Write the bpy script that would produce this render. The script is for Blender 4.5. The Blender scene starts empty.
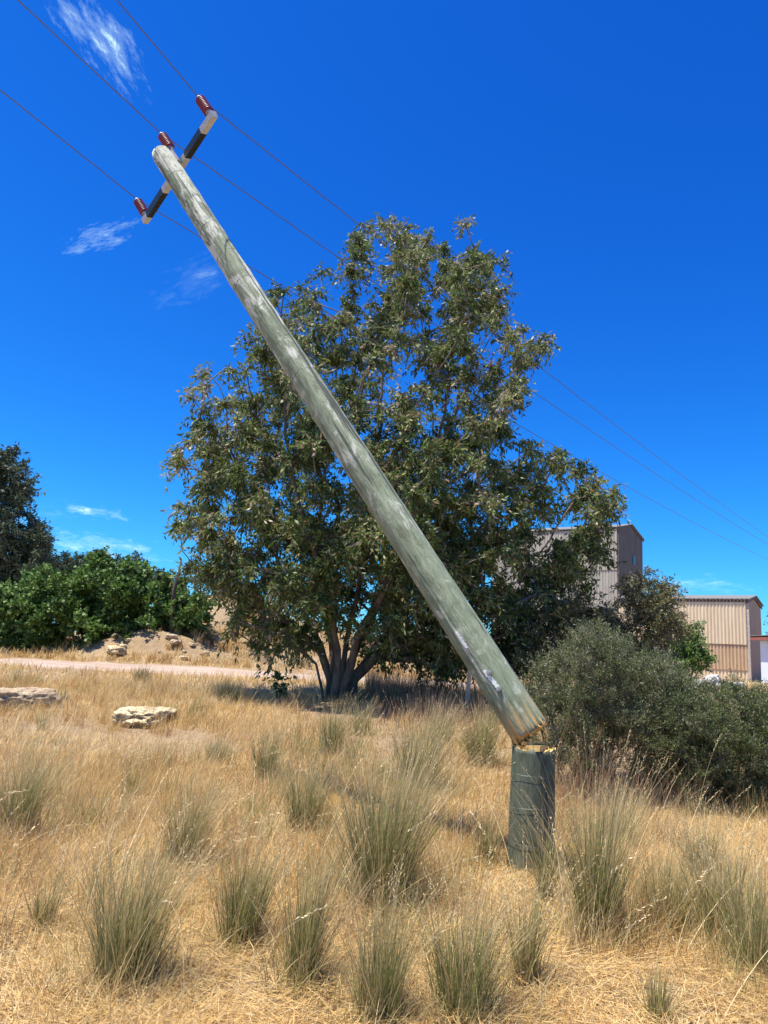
import bpy, math, random
import numpy as np
from mathutils import Vector, Matrix
rng = np.random.default_rng(7); random.seed(7)
S = bpy.context.scene; COL = S.collection
R = math.radians

# ------------------------------------------------------------------ camera
F = 740.0; EYE = 1.6; PITCH = math.atan(135/740); ROLL = R(3.0)
cam = bpy.data.objects.new('camera', bpy.data.cameras.new('camera')); COL.objects.link(cam)
cam.data.sensor_fit = 'VERTICAL'; cam.data.sensor_height = 36; cam.data.lens = F/1024*36
cam.data.clip_start = .05; cam.data.clip_end = 6000
MC = (Matrix.Rotation(math.pi/2+PITCH, 3, 'X') @ Matrix.Rotation(ROLL, 3, 'Z'))
cam.matrix_world = Matrix.Translation((0,0,EYE)) @ MC.to_4x4()
S.camera = cam
MCn = np.array(MC)
def ray(px, py):
    return MCn @ np.array([(px-384)/F, (512-py)/F, -1.0])
def P(px, py, Y):                       # the world point at world distance Y seen at a photo pixel
    d = ray(px, py); return np.array([0,0,EYE]) + d*(Y/d[1])
def proj(p):
    q = MCn.T @ (np.asarray(p)-np.array([0,0,EYE])); return (384+F*q[0]/-q[2], 512-F*q[1]/-q[2])

# ------------------------------------------------------------------ noise + terrain
_T = rng.random((64,64,64))
def vn(x, y, z=0.0):
    x = np.asarray(x, float); y = np.asarray(y, float); z = np.asarray(z, float)+x*0
    xi = np.floor(x).astype(int); yi = np.floor(y).astype(int); zi = np.floor(z).astype(int)
    fx = x-xi; fy = y-yi; fz = z-zi
    fx = fx*fx*(3-2*fx); fy = fy*fy*(3-2*fy); fz = fz*fz*(3-2*fz)
    g = lambda a,b,c: _T[(xi+a)&63, (yi+b)&63, (zi+c)&63]
    l = lambda a,b,t: a+(b-a)*t
    return l(l(l(g(0,0,0),g(1,0,0),fx), l(g(0,1,0),g(1,1,0),fx), fy), l(l(g(0,0,1),g(1,0,1),fx), l(g(0,1,1),g(1,1,1),fx), fy), fz)*2-1
def fbm(x, y, z=0.0, o=4):
    s = 0; a = .5
    for i in range(o):
        s = s+a*vn(np.asarray(x)*2**i+i*7.3, np.asarray(y)*2**i+i*3.1, np.asarray(z)*2**i+i*1.7); a *= .5
    return s
def sm(a, b, t):
    t = np.clip((t-a)/(b-a), 0, 1); return t*t*(3-2*t)
def hterr(x, y):
    x = np.asarray(x, float); y = np.asarray(y, float)
    h = np.interp(y, [-50,0,6,9,12,16,20,24,28,34,45,80,2000], [0,0,0,.12,.3,.48,.5,.5,.62,1.0,1.1,.9,0])
    right = sm(2, 14, x)*sm(8, 20, y)
    h = h*(1-right*.45)
    h = h + 2.4*np.exp(-((x+7.2)/2.9)**2-((y-34)/3.6)**2)          # bank behind the track
    h = h + .95*np.exp(-((x+3.4)/3.6)**2-((y-36)/3.8)**2)
    h = h + .8*np.exp(-((x+8.4)/1.9)**2-((y-28.7)/.9)**2)        # rubble mound
    h = h + .35*np.exp(-((x+10.2)/1.3)**2-((y-29.0)/1.0)**2)
    h = h + .7*np.exp(-((x-3.5)/6)**2-((y-38)/4)**2)
    near = 1-sm(60, 300, np.abs(y))
    h = h + .10*fbm(x*.35, y*.35, 3.0)*near + .035*fbm(x*1.6, y*1.6, 9.0)*near
    return h
def trackc(x): return 24.3 + .03*x + .4*np.sin(x*.21) + .018*np.clip(x,0,99)**2

# ------------------------------------------------------------------ mesh + object helpers
def mesh_np(name, V, Fs, mats=(), attrs=None, smooth=False, midx=None):
    V = np.asarray(V, np.float32); me = bpy.data.meshes.new(name)
    if not isinstance(Fs, list): Fs = [Fs]
    Fs = [np.asarray(f, np.int32) for f in Fs if len(f)]
    me.vertices.add(len(V)); me.vertices.foreach_set('co', V.ravel())
    tot = np.concatenate([np.full(len(f), f.shape[1], np.int32) for f in Fs])
    idx = np.concatenate([f.ravel() for f in Fs]); st = np.concatenate([[0], np.cumsum(tot)[:-1]]).astype(np.int32)
    me.loops.add(len(idx)); me.loops.foreach_set('vertex_index', idx)
    me.polygons.add(len(tot)); me.polygons.foreach_set('loop_start', st); me.polygons.foreach_set('loop_total', tot)
    if smooth: me.polygons.foreach_set('use_smooth', np.ones(len(tot), bool))
    for m in mats: me.materials.append(m)
    if midx is not None: me.polygons.foreach_set('material_index', np.asarray(midx, np.int32))
    me.update(calc_edges=True)
    for k, a in (attrs or {}).items():
        at = me.attributes.new(k, 'FLOAT', 'POINT'); at.data.foreach_set('value', np.asarray(a, np.float32))
    return me
def ob(name, me, parent=None, mat=None):
    o = bpy.data.objects.new(name, me); COL.objects.link(o)
    if mat is not None: me.materials.append(mat)
    if parent is not None: o.parent = parent
    return o
def tag(o, label=None, cat=None, group=None, kind=None):
    if label: o['label'] = label
    if cat: o['category'] = cat
    if group: o['group'] = group
    if kind: o['kind'] = kind
    return o
def empty(name, loc, label, cat, group=None):
    o = bpy.data.objects.new(name, None); COL.objects.link(o); o.location = loc; o.empty_display_size = .3
    return tag(o, label, cat, group)
class MB:                                # collects simple solids into one mesh
    def __init__(s): s.v = []; s.f = []; s.m = []; s.n = 0
    def add(s, V, Fc, m=0):
        V = np.asarray(V, float)
        s.v.append(V); s.f += [tuple(int(i)+s.n for i in f) for f in Fc]; s.m += [m]*len(Fc); s.n += len(V)
    def box(s, c, ax, ay, az, m=0):      # half-axis vectors
        c, ax, ay, az = [np.asarray(t, float) for t in (c, ax, ay, az)]
        V = [c+i*ax+j*ay+k*az for k in (-1,1) for j in (-1,1) for i in (-1,1)]
        s.add(V, [(0,2,3,1),(4,5,7,6),(0,1,5,4),(2,6,7,3),(0,4,6,2),(1,3,7,5)], m)
    def tube(s, pts, rad, n=8, m=0, cap=True):
        pts = np.asarray(pts, float); k = len(pts); rad = np.broadcast_to(np.asarray(rad, float), (k,))
        t = np.gradient(pts, axis=0); t /= np.linalg.norm(t, axis=1)[:,None]+1e-9
        u = np.cross(t[0], [0,0,1.0]);
        if np.linalg.norm(u) < 1e-3: u = np.cross(t[0], [0,1.0,0])
        a = np.arange(n)*2*math.pi/n; V = []
        for i in range(k):
            u = u-t[i]*np.dot(u, t[i]); u /= np.linalg.norm(u)+1e-9; w = np.cross(t[i], u)
            V.append(pts[i]+rad[i]*(np.cos(a)[:,None]*u+np.sin(a)[:,None]*w))
        Fc = [(i*n+j, i*n+(j+1)%n, (i+1)*n+(j+1)%n, (i+1)*n+j) for i in range(k-1) for j in range(n)]
        if cap: Fc += [tuple(range(n))[::-1], tuple((k-1)*n+j for j in range(n))]
        s.add(np.concatenate(V), Fc, m)
    def build(s, name, mats, parent=None, smooth=False, attrs=None):
        me = bpy.data.meshes.new(name); V = np.concatenate(s.v)
        me.from_pydata(V.tolist(), [], s.f)
        for q in (mats if isinstance(mats, (list,tuple)) else [mats]): me.materials.append(q)
        me.polygons.foreach_set('material_index', s.m)
        if smooth: me.polygons.foreach_set('use_smooth', [True]*len(s.f))
        me.update()
        return ob(name, me, parent)

# ------------------------------------------------------------------ materials
def mat(name):
    m = bpy.data.materials.new(name); m.use_nodes = True; nt = m.node_tree
    b = nt.nodes['Principled BSDF']; return m, nt, b
def nd(nt, t, **k):
    n = nt.nodes.new(t)
    for a, v in k.items():
        if a[0] == '_': setattr(n, a[1:], v)
        else: n.inputs[a.replace('__',' ')].default_value = v
    return n
def ramp(nt, stops, fac=None, interp='LINEAR'):
    r = nt.nodes.new('ShaderNodeValToRGB'); r.color_ramp.interpolation = interp
    while len(r.color_ramp.elements) < len(stops): r.color_ramp.elements.new(.5)
    for e, (p, c) in zip(r.color_ramp.elements, stops):
        e.position = p; e.color = (c, c, c, 1) if isinstance(c, (int,float)) else (*c, 1)
    if fac is not None: nt.links.new(fac, r.inputs[0])
    return r
def mixc(nt, f, a, b, mode='MIX'):
    m = nt.nodes.new('ShaderNodeMix'); m.data_type = 'RGBA'; m.blend_type = mode
    for i, v in ((0, f), (6, a), (7, b)):
        if hasattr(v, 'is_output'): nt.links.new(v, m.inputs[i])
        elif i == 0: m.inputs[0].default_value = v
        else: m.inputs[i].default_value = (*v, 1)
    return m.outputs[2]
def noise(nt, vec, scale, detail=4, rough=.55, dist=0):
    n = nd(nt, 'ShaderNodeTexNoise', Scale=scale, Detail=detail, Roughness=rough, Distortion=dist)
    if vec is not None: nt.links.new(vec, n.inputs['Vector'])
    return n.outputs['Fac']
def mapped(nt, sc=(1,1,1), kind='Object'):
    tc = nt.nodes.new('ShaderNodeTexCoord'); mp = nd(nt, 'ShaderNodeMapping', Scale=sc)
    nt.links.new(tc.outputs[kind], mp.inputs['Vector']); return mp.outputs[0]
def bump(nt, b, h, strength=.4, dist=.02):
    n = nd(nt, 'ShaderNodeBump', Strength=strength, Distance=dist)
    nt.links.new(h, n.inputs['Height']); nt.links.new(n.outputs[0], b.inputs['Normal'])
def leafmat(name, stops, rough=.45, trans=.3, spec=.5, tip=None):
    m, nt, b = mat(name)
    a = nd(nt, 'ShaderNodeAttribute', _attribute_name='tone')
    c = ramp(nt, stops, a.outputs['Fac']).outputs[0]
    if tip:                                        # blades that run from one colour at the foot to another at the tip
        h = nd(nt, 'ShaderNodeAttribute', _attribute_name='along')
        for (lo, hi, colr) in tip:
            mr = nd(nt, 'ShaderNodeMapRange'); mr.inputs[1].default_value = lo; mr.inputs[2].default_value = hi
            nt.links.new(h.outputs['Fac'], mr.inputs[0]); c = mixc(nt, mr.outputs[0], c, colr)
    nt.links.new(c, b.inputs['Base Color'])
    b.inputs['Roughness'].default_value = rough; b.inputs['Specular IOR Level'].default_value = spec
    tr = nt.nodes.new('ShaderNodeBsdfTranslucent'); nt.links.new(c, tr.inputs[0])
    mx = nt.nodes.new('ShaderNodeMixShader'); mx.inputs[0].default_value = trans
    nt.links.new(b.outputs[0], mx.inputs[1]); nt.links.new(tr.outputs[0], mx.inputs[2])
    nt.links.new(mx.outputs[0], nt.nodes['Material Output'].inputs[0]); return m
def plainmat(name, c, rough=.6, metal=0, var=.25, scale=8, bmp=.2):
    m, nt, b = mat(name); v = mapped(nt); n = noise(nt, v, scale, 6)
    lo = tuple(x*(1-var) for x in c); hi = tuple(min(1, x*(1+var)) for x in c)
    nt.links.new(ramp(nt, [(.3, lo), (.7, hi)], n).outputs[0], b.inputs['Base Color'])
    b.inputs['Roughness'].default_value = rough; b.inputs['Metallic'].default_value = metal
    bump(nt, b, noise(nt, v, scale*6, 5), bmp, .01); return m

# bark
def barkmat(name, c1, c2, sc=6):
    m, nt, b = mat(name); v = mapped(nt, (1,1,.25)); n = noise(nt, v, sc, 8, .65)
    nt.links.new(ramp(nt, [(.3, c1), (.65, c2)], n).outputs[0], b.inputs['Base Color'])
    b.inputs['Roughness'].default_value = .9; bump(nt, b, noise(nt, v, sc*3, 6), .6, .03); return m
M_bark = barkmat('grey_brown_bark', (.065,.05,.038), (.24,.195,.155))
M_bark2 = barkmat('dark_bark', (.04,.03,.022), (.15,.12,.09))

# ground
def groundmat():
    m, nt, b = mat('dry_ground'); v = mapped(nt)
    n1 = noise(nt, v, .35, 5); n2 = noise(nt, v, 5, 8, .7); n3 = noise(nt, v, 45, 6, .7)
    c = ramp(nt, [(.25,(.2,.125,.06)), (.5,(.38,.26,.125)), (.75,(.48,.36,.19))], n2).outputs[0]
    c2 = ramp(nt, [(.3,(.33,.22,.15)), (.7,(.5,.37,.24))], n3).outputs[0]
    c = mixc(nt, ramp(nt, [(.4,0.0),(.62,.8)], n1).outputs[0], c, c2)
    c = mixc(nt, ramp(nt, [(.3,.6),(.6,0.0)], n3).outputs[0], c, (.16,.1,.055))
    nt.links.new(c, b.inputs['Base Color']); b.inputs['Roughness'].default_value = .95
    bump(nt, b, n3, .8, .04); return m
M_ground = groundmat()
def trackmat():
    m, nt, b = mat('pale_pinkish_dirt'); v = mapped(nt); vs = mapped(nt, (.3,1.6,1))
    n = noise(nt, vs, 1.2, 7, .65); n3 = noise(nt, v, 30, 6, .7)
    c = ramp(nt, [(.3,(.3,.2,.14)), (.5,(.42,.31,.23)), (.7,(.52,.42,.33))], n).outputs[0]
    c = mixc(nt, ramp(nt, [(.3,.5),(.55,0.0)], n3).outputs[0], c, (.33,.22,.15))
    nt.links.new(c, b.inputs['Base Color']); b.inputs['Roughness'].default_value = .95; bump(nt, b, n3, .6, .03); return m
M_track = trackmat()

# ------------------------------------------------------------------ setting: ground + track
def grid(xs, ys, zf):
    X, Y = np.meshgrid(xs, ys); V = np.stack([X.ravel(), Y.ravel(), zf(X, Y).ravel()], 1)
    nx, ny = len(xs), len(ys); i = np.arange(nx-1)[None,:]+nx*np.arange(ny-1)[:,None]; i = i.ravel()
    return V, np.stack([i, i+1, i+1+nx, i+nx], 1)
gx = np.concatenate([-np.geomspace(1500, 26, 40), np.linspace(-25, 25, 260), np.geomspace(26, 1500, 40)])
gy = np.concatenate([-np.geomspace(1500, 4, 30), np.linspace(-3, 45, 300), np.geomspace(46, 2500, 50)])
V, Fq = grid(gx, gy, hterr)
tag(ob('ground', mesh_np('ground', V, Fq, [M_ground], smooth=True)), kind='structure')
xs = np.linspace(-40, 30, 280); us = np.linspace(-1, 1, 22)
Xg, Ug = np.meshgrid(xs, us); wid = 1.75+.35*fbm(Xg*.4, 0*Xg, 2)+.35*fbm(Xg*1.9, Ug*2, 5)+.5*sm(-2,-12,Xg)
Yg = trackc(Xg)+Ug*wid
Zg = hterr(Xg, Yg)+.012+.02*(1-np.abs(Ug)**4)-.05*(np.abs(Ug) > .97)
nx = len(xs); i = (np.arange(nx-1)[None,:]+nx*np.arange(len(us)-1)[:,None]).ravel()
tag(ob('track', mesh_np('track', np.stack([Xg.ravel(),Yg.ravel(),Zg.ravel()],1), np.stack([i,i+1,i+1+nx,i+nx],1), [M_track], smooth=True)), kind='structure')

# ------------------------------------------------------------------ blades (vectorised ribbons)
def ribbons(p0, h, lean, az, bend, w, seg, tone):
    n = len(h); t = np.linspace(0, 1, seg+1)[None,:]
    d = np.stack([np.cos(az), np.sin(az)], 1)
    ang = lean[:,None]+bend[:,None]*t                       # angle from vertical along the blade
    st = h[:,None]/seg
    dz = np.cos(ang)*st; dr = np.sin(ang)*st
    z = np.concatenate([np.zeros((n,1)), np.cumsum(dz[:,:-1],1)],1); r = np.concatenate([np.zeros((n,1)), np.cumsum(dr[:,:-1],1)],1)
    C = np.stack([p0[:,0,None]+d[:,0,None]*r, p0[:,1,None]+d[:,1,None]*r, p0[:,2,None]+z], 2)
    wa = rng.uniform(0, 2*math.pi, n); side = np.stack([np.cos(wa), np.sin(wa), 0*wa], 1)
    W = (w[:,None]*(1-.92*t**1.5))[:,:,None]*side[:,None,:]*.5
    V = np.stack([C-W, C+W], 2).reshape(-1, 3)
    b = (np.arange(n)*(seg+1)*2)[:,None]+2*np.arange(seg)[None,:]; b = b.ravel()
    return V, np.stack([b, b+1, b+3, b+2], 1), np.repeat(tone, (seg+1)*2), np.tile(np.repeat(t[0], 2), n), C[:,-1], (C[:,-1]-C[:,-2])
def diamonds(p, d, L, w, tone, up=None):                   # leaf quads: p base, d unit dir
    n = len(p); r = rng.normal(size=(n,3)); s = np.cross(d, r); s /= np.linalg.norm(s,axis=1)[:,None]+1e-9
    nrm = np.cross(d, s)
    m = p+d*(L*.45)[:,None]
    V = np.stack([p, m+s*(w*.5)[:,None]+nrm*(w*.12)[:,None], p+d*L[:,None], m-s*(w*.5)[:,None]+nrm*(w*.12)[:,None]], 1).reshape(-1,3)
    b = np.arange(n)*4
    return V, np.stack([b,b+1,b+2,b+3],1), np.repeat(tone, 4)

M_straw = leafmat('dry_straw_grass', [(0,(.3,.16,.06)),(.22,(.54,.33,.12)),(.45,(.7,.47,.18)),(.68,(.8,.6,.28)),(.84,(.82,.69,.42)),(.93,(.38,.25,.16)),(1,(.22,.27,.09))], .6, .3, .3)
M_red = leafmat('tall_russet_grass', [(0,(.2,.1,.06)),(.4,(.38,.22,.13)),(.75,(.52,.35,.21)),(1,(.28,.25,.1))], .6, .3, .3)
M_tuss = leafmat('green_tussock_blades', [(0,(.08,.115,.025)),(.35,(.17,.22,.05)),(.65,(.32,.32,.11)),(.8,(.42,.33,.15)),(1,(.66,.5,.26))], .5, .3, .4,
                 tip=[(.26,0,(.3,.22,.11)),(.62,1.15,(.55,.43,.22))])

ROCKS = []          # (x, y, r) kept clear of grass
def scatter(n, ylo, yhi, marg=1.25):
    # world-area-uniform within a wide wedge in front of the camera
    y = np.sqrt(rng.uniform(ylo**2, yhi**2, n)); x = rng.uniform(-1, 1, n)*(y*.56*marg+.6)
    return x, y
def field(name, label, n, ylo, yhi, h0, w0, seg, seed_frac=0, mask=None, matr=None, flat=1.0, marg=1.25):
    x, y = scatter(n, ylo, yhi, marg)
    c = fbm(x*.9, y*.9, 20); c2 = fbm(x*.25+5, y*.25, 40)
    keep = rng.random(n) < np.clip(.62+1.3*c, .12, 1)
    keep &= np.abs(y-trackc(x)) > 1.6+.5*fbm(x*.4,0*x,2)+.5*sm(-2,-12,x)+.5*rng.random(n)**2
    for (rx, ry, rr) in ROCKS: keep &= (x-rx)**2+(y-ry)**2 > rr**2
    if mask is not None: keep &= mask(x, y)
    x, y, c, c2 = x[keep], y[keep], c[keep], c2[keep]; n = len(x)
    z = hterr(x, y)-.01
    h = h0*(.45+rng.random(n)**1.5*1.0)*(1+.7*c2+.5*c)
    wind = fbm(x*.5, y*.5, 60)*5+ .6
    az = np.where(rng.random(n) < .55, wind+rng.normal(0,.7,n), rng.uniform(0, 2*math.pi, n))
    lean = np.abs(rng.normal(.35, .45, n))*flat; bend = rng.uniform(0, 1.5, n)*flat
    lay = rng.random(n) < .56*flat; lean = np.where(lay, rng.uniform(.9,1.5,n), lean); bend = np.where(lay, rng.uniform(-.1,.35,n), bend)
    h = np.where(lay, h*.8, h)
    tone = np.clip(.5+.45*c2+.25*c+rng.normal(0, .2, n), 0, .9)
    tone = np.where(rng.random(n) < .05+.13*(c2 > .1), rng.uniform(.93, 1, n), tone)
    w = w0*(.6+.8*rng.random(n))
    V, Fq, T, A, tips, td = ribbons(np.stack([x,y,z],1), h, lean, az, bend, w, seg, tone)
    if seed_frac:
        k = rng.random(n) < seed_frac; k &= ~lay
        tp = np.repeat(tips[k], 7, 0); dd = np.repeat(td[k]/np.linalg.norm(td[k],axis=1)[:,None], 7, 0)
        tp = tp-dd*(np.tile(np.arange(7), k.sum())*.011)[:,None]
        d2 = dd+rng.normal(0,.45,dd.shape); d2 /= np.linalg.norm(d2,axis=1)[:,None]
        V2, F2, T2 = diamonds(tp, d2, rng.uniform(.009,.018,len(tp)), rng.uniform(.0025,.0045,len(tp)), np.repeat(rng.uniform(.55,.86,k.sum()),7))
        F2 = F2+len(V); V = np.concatenate([V,V2]); Fq = np.concatenate([Fq,F2]); T = np.concatenate([T,T2]); A = np.concatenate([A,T2*0+1])
    o = ob(name, mesh_np(name, V, Fq, [matr or M_straw], {'tone':T,'along':A}))
    return tag(o, label, 'grass', kind='stuff')

# ------------------------------------------------------------------ rocks
def rock(name, label, cat, c, size, seed, m, group=None, sub=5, sink=.35, box=.5):
    import bmesh
    bm = bmesh.new(); bmesh.ops.create_icosphere(bm, subdivisions=sub, radius=1)
    co = np.array([v.co[:] for v in bm.verts]); n = co/np.linalg.norm(co,axis=1)[:,None]
    q = np.abs(n)**(2+4*box); co = n/(q.sum(1)**(1/(2+4*box)))[:,None]
    d = .34*fbm(n[:,0]*1.7+seed, n[:,1]*1.7, n[:,2]*1.7+seed)-.30*np.abs(fbm(n[:,0]*3.2, n[:,1]*3.2+seed, n[:,2]*5))+.09*fbm(n[:,0]*12, n[:,1]*12, n[:,2]*16+seed)
    co = co*(1+d)[:,None]*np.array(size)
    for v, p in zip(bm.verts, co): v.co = p
    for f in bm.faces: f.smooth = True
    me = bpy.data.meshes.new(name); bm.to_mesh(me); bm.free()
    o = ob(name, me, None, m); o.location = (c[0], c[1], hterr(c[0],c[1])+size[2]*(1-sink)-.0)
    o.rotation_euler = (0,0,seed*1.3)
    return tag(o, label, cat, group)
def rockmat(name, a, b_, c_, sc=3):
    m, nt, b = mat(name); v = mapped(nt); n = noise(nt, v, sc, 8, .65); n2 = noise(nt, v, sc*7, 6, .7)
    c = ramp(nt, [(.35,a),(.52,b_),(.7,c_)], n).outputs[0]
    c = mixc(nt, ramp(nt, [(.36,.85),(.48,0.0)], n2).outputs[0], c, tuple(x*.35 for x in a))
    nt.links.new(c, b.inputs['Base Color']); b.inputs['Roughness'].default_value = .9; bump(nt, b, n2, .9, .04); return m
M_rockA = rockmat('pale_limestone', (.42,.31,.17), (.66,.52,.3), (.74,.62,.4))
M_rockB = rockmat('pitted_pinkish_limestone', (.3,.2,.12), (.56,.42,.27), (.66,.53,.36), 5)
M_white = rockmat('white_rubble_stone', (.42,.38,.33), (.6,.57,.52), (.74,.72,.68))
def on(px, Y):                    # ground point straight below photo column px at distance Y
    lo = P(px, 700, Y); x = lo[0]
    for _ in range(6):
        z = hterr(x, Y); q = MCn.T @ np.array([x, Y, z-EYE]); x += ((px-384)/F*(-q[2])-q[0])*.97
    return np.array([x, Y, float(hterr(x, Y))])
a = on(14, 12.6); rock('boulder', 'large pitted pinkish limestone boulder lying in dry grass at the left edge', 'boulder', a, (.60,.45,.21), 3.1, M_rockB, None, 5, .5); ROCKS.append((a[0],a[1]+.1,.26))
a = on(145, 12.0); rock('boulder', 'low pale cream limestone boulder with a split across it in the dry grass', 'boulder', a, (.58,.36,.14), 8.4, M_rockA, None, 5, .48); ROCKS.append((a[0],a[1]+.1,.24))

# ------------------------------------------------------------------ tussocks
def tussock(px, Y, hgt, rad, n, label, green=.35, lean=0.0, seeds=.1, name='grass_tussock', cat='grass tussock', m=None, group='grass tussocks in the dry field', spread=1.0, az0=0.6):
    c = on(px, Y); n = int(n*2.0); tl = rng.normal(0,.10,2)
    a = rng.uniform(0, 2*math.pi, n); r = rad*.55*np.sqrt(rng.random(n))
    p = np.stack([np.cos(a)*r, np.sin(a)*r, 0*r], 1)
    p[:,2] = hterr(c[0]+p[:,0], c[1]+p[:,1])-c[2]-.01
    az = a+rng.normal(0, .9, n)
    rad_j = rng.uniform(.7,1.3,n); p[:,0] += rng.normal(0,rad*.12,n); p[:,1] += rng.normal(0,rad*.12,n)
    h = hgt*(.28+.85*rng.random(n)**1.1)
    ln = np.abs(rng.normal(.0, .15, n))*spread+r/rad*.2*spread; bend = rng.uniform(0, 1, n)**2*.9*spread; wnd = rng.random(n) < .35; az = np.where(wnd, az0+rng.normal(0,.5,n), az)
    tone = np.clip(green+rng.normal(0,.18,n), 0, .75); dead = rng.random(n) < rng.uniform(.3,.5); tone = np.where(dead, rng.uniform(.66,1,n), tone)
    low = rng.random(n) < .22                       # splayed dead blades at the foot
    h = np.where(low, hgt*rng.uniform(.15,.4,n), h); ln = np.where(low, rng.uniform(.5,1.2,n), ln); tone = np.where(low, rng.uniform(.7,1,n), tone)
    out = rng.random(n) < .16                       # long strays that break the outline
    h = np.where(out, hgt*rng.uniform(.8,1.35,n), h); ln = np.where(out, np.abs(rng.normal(.3,.22,n)), ln); tone = np.where(out, rng.uniform(.6,1,n), tone)
    if group is not None:                          # thatch of dead straw merging into the field
        nk = int(n*.55); ak = rng.uniform(0, 2*math.pi, nk); rk = rad*rng.uniform(.3,2.0,nk); pk = np.stack([np.cos(ak)*rk, np.sin(ak)*rk, 0*rk], 1); pk[:,2] = hterr(c[0]+pk[:,0], c[1]+pk[:,1])-c[2]-.01
        p = np.concatenate([p, pk]); h = np.concatenate([h, hgt*rng.uniform(.15,.62,nk)]); ln = np.concatenate([ln, np.abs(rng.normal(.45,.4,nk))]); az = np.concatenate([az, np.where(rng.random(nk)<.5, ak, az0)+rng.normal(0,.8,nk)])
        bend = np.concatenate([bend, rng.uniform(0,1.2,nk)]); tone = np.concatenate([tone, rng.uniform(.62,1,nk)]); n = n+nk
    V, Fq, T, A, tips, td = ribbons(p, h, ln, az, bend, .0034*(.6+.8*rng.random(n))*(1+.06*Y), 5, tone)
    ns = int(n*seeds*.65)
    if ns:
        a2 = rng.uniform(0, 2*math.pi, ns); a2 = np.where(rng.random(ns) < .6, az0+rng.normal(0,.8,ns), a2)
        p2 = np.stack([np.cos(a2)*rad*.3, np.sin(a2)*rad*.3, 0*a2], 1)
        V2, F2, T2, A2, tp, td = ribbons(p2, hgt*rng.uniform(.95,1.45,ns), rng.uniform(.02,.45,ns)+lean, a2, rng.uniform(.1,.9,ns), np.full(ns,.0042), 8, rng.uniform(.82,1,ns))
        td = td/np.linalg.norm(td,axis=1)[:,None]; K = 12
        q = np.repeat(tp,K,0)-np.repeat(td,K,0)*(np.tile(np.arange(K),ns)*.013)[:,None]; dd = np.repeat(td,K,0)+rng.normal(0,.35,(ns*K,3)); dd /= np.linalg.norm(dd,axis=1)[:,None]
        V3, F3, T3 = diamonds(q, dd, rng.uniform(.012,.022,ns*K), rng.uniform(.003,.0055,ns*K), rng.uniform(.85,1,ns*K))
        F2 = F2+len(V); F3 = F3+len(V)+len(V2)
        V = np.concatenate([V,V2,V3]); Fq = np.concatenate([Fq,F2,F3]); T = np.concatenate([T,T2,T3]); A = np.concatenate([A,A2,T3*0+1])
    o = ob(name, mesh_np(name, V, Fq, [m or M_tuss], {'tone':T,'along':A})); o.location = c
    return tag(o, label, cat, group)
def Yof(py, px):                  # distance at which the ground meets the ray
    d = ray(px, py); ys = np.linspace(2.5, 60, 4000); t = ys/d[1]
    z = EYE+d[2]*t; g = hterr(d[0]*t, ys); k = np.argmax(z <= g); return float(ys[k])
# px, base py, top py, radius m, blades, green tone, label, spread
TU = [
 (120, 985, 835, .26, 620, .38, 'big grey-green tussock in the foreground, nearest the lower left corner', 1.1, .10),
 (240, 945, 838, .20, 460, .32, 'rounded green tussock just right of the big lower left tussock', 1.0, .06),
 (302, 985, 850, .15, 360, .46, 'narrow brownish tussock standing between the rounded green one and the tall central clump', .7, .05),
 (182, 868, 785, .22, 420, .30, 'bright green tussock with long pale stalks leaning right, behind the lower left tussocks', 1.1, .16),
 (380, 905, 750, .33, 900, .30, 'largest and greenest tussock, tall with pale seed stalks, left of the pole stump', 1.1, .14),
 (378,1022, 895, .20, 460, .50, 'brown and green tussock at the bottom edge in front of the largest clump', .8, .06),
 (462,1015, 885, .26, 520, .42, 'olive tussock at the bottom edge just left of below the stump', 1.1, .08),
 (264, 782, 722, .24, 340, .34, 'mid-distance green tussock in the sandy gap left of the pole', .8, .07),
 (302, 832, 755, .25, 380, .38, 'wide dull green tussock behind the narrow brownish one', 1.0, .08),
 (330, 757, 700, .27, 320, .36, 'upright tussock in front of the big tree trunk', .8, .09),
 (524, 985, 868, .11, 200, .55, 'thin brown tussock with stalks leaning right, in front of the stump', .9, .12),
 (596, 938, 775, .20, 560, .28, 'tall slender green tussock right of the pole stump', .8, .10),
 (546, 905, 812, .09, 150, .34, 'green tussock growing against the foot of the stump', .9, .12),
 (668, 930, 850, .24, 460, .50, 'low brownish tussock splayed in front of the grey shrubs', 1.2, .06),
 (657,1023, 960, .09, 160, .62, 'small dark upright tussock at the bottom edge, lower right', .6, .03),
 (722, 945, 835, .24, 420, .60, 'straw-coloured loose tussock towards the right edge', 1.0, .12),
 (758, 975, 850, .22, 360, .56, 'straw and green tussock cut by the right edge', 1.0, .12),
 (12,  842, 745, .30, 460, .45, 'dark dense tussock cut by the left edge', .9, .06),
 (418, 790, 712, .42, 620, .42, 'wide pale green tussock with feathery seed heads behind the largest clump', 1.1, .18),
 (480, 765, 700, .35, 420, .50, 'olive tussock beneath the leaning pole shaft', 1.0, .14),
 (486, 868, 805, .14, 240, .52, 'thin wispy tussock just left of the stump', 1.0, .10),
 (215, 765, 733, .25, 240, .42, 'small low tussock midway to the cream boulder', .9, .05),
 (42,  930, 870, .12, 160, .60, 'small sparse tussock near the left edge behind the big one', 1.0, .05),
 (360, 735, 700, .30, 240, .48, 'short tussock right beside the tree base', 1.0, .12),
 (440, 742, 705, .40, 320, .52, 'low spreading tussock between tree trunk and leaning shaft', 1.1, .16),
 (700, 880, 815, .20, 260, .62, 'russet loose tussock at the foot of the right-hand shrub', 1.0, .16),
 (620, 850, 790, .20, 260, .60, 'pale tussock in the shade edge of the grey shrub', 1.1, .12),
]
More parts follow.
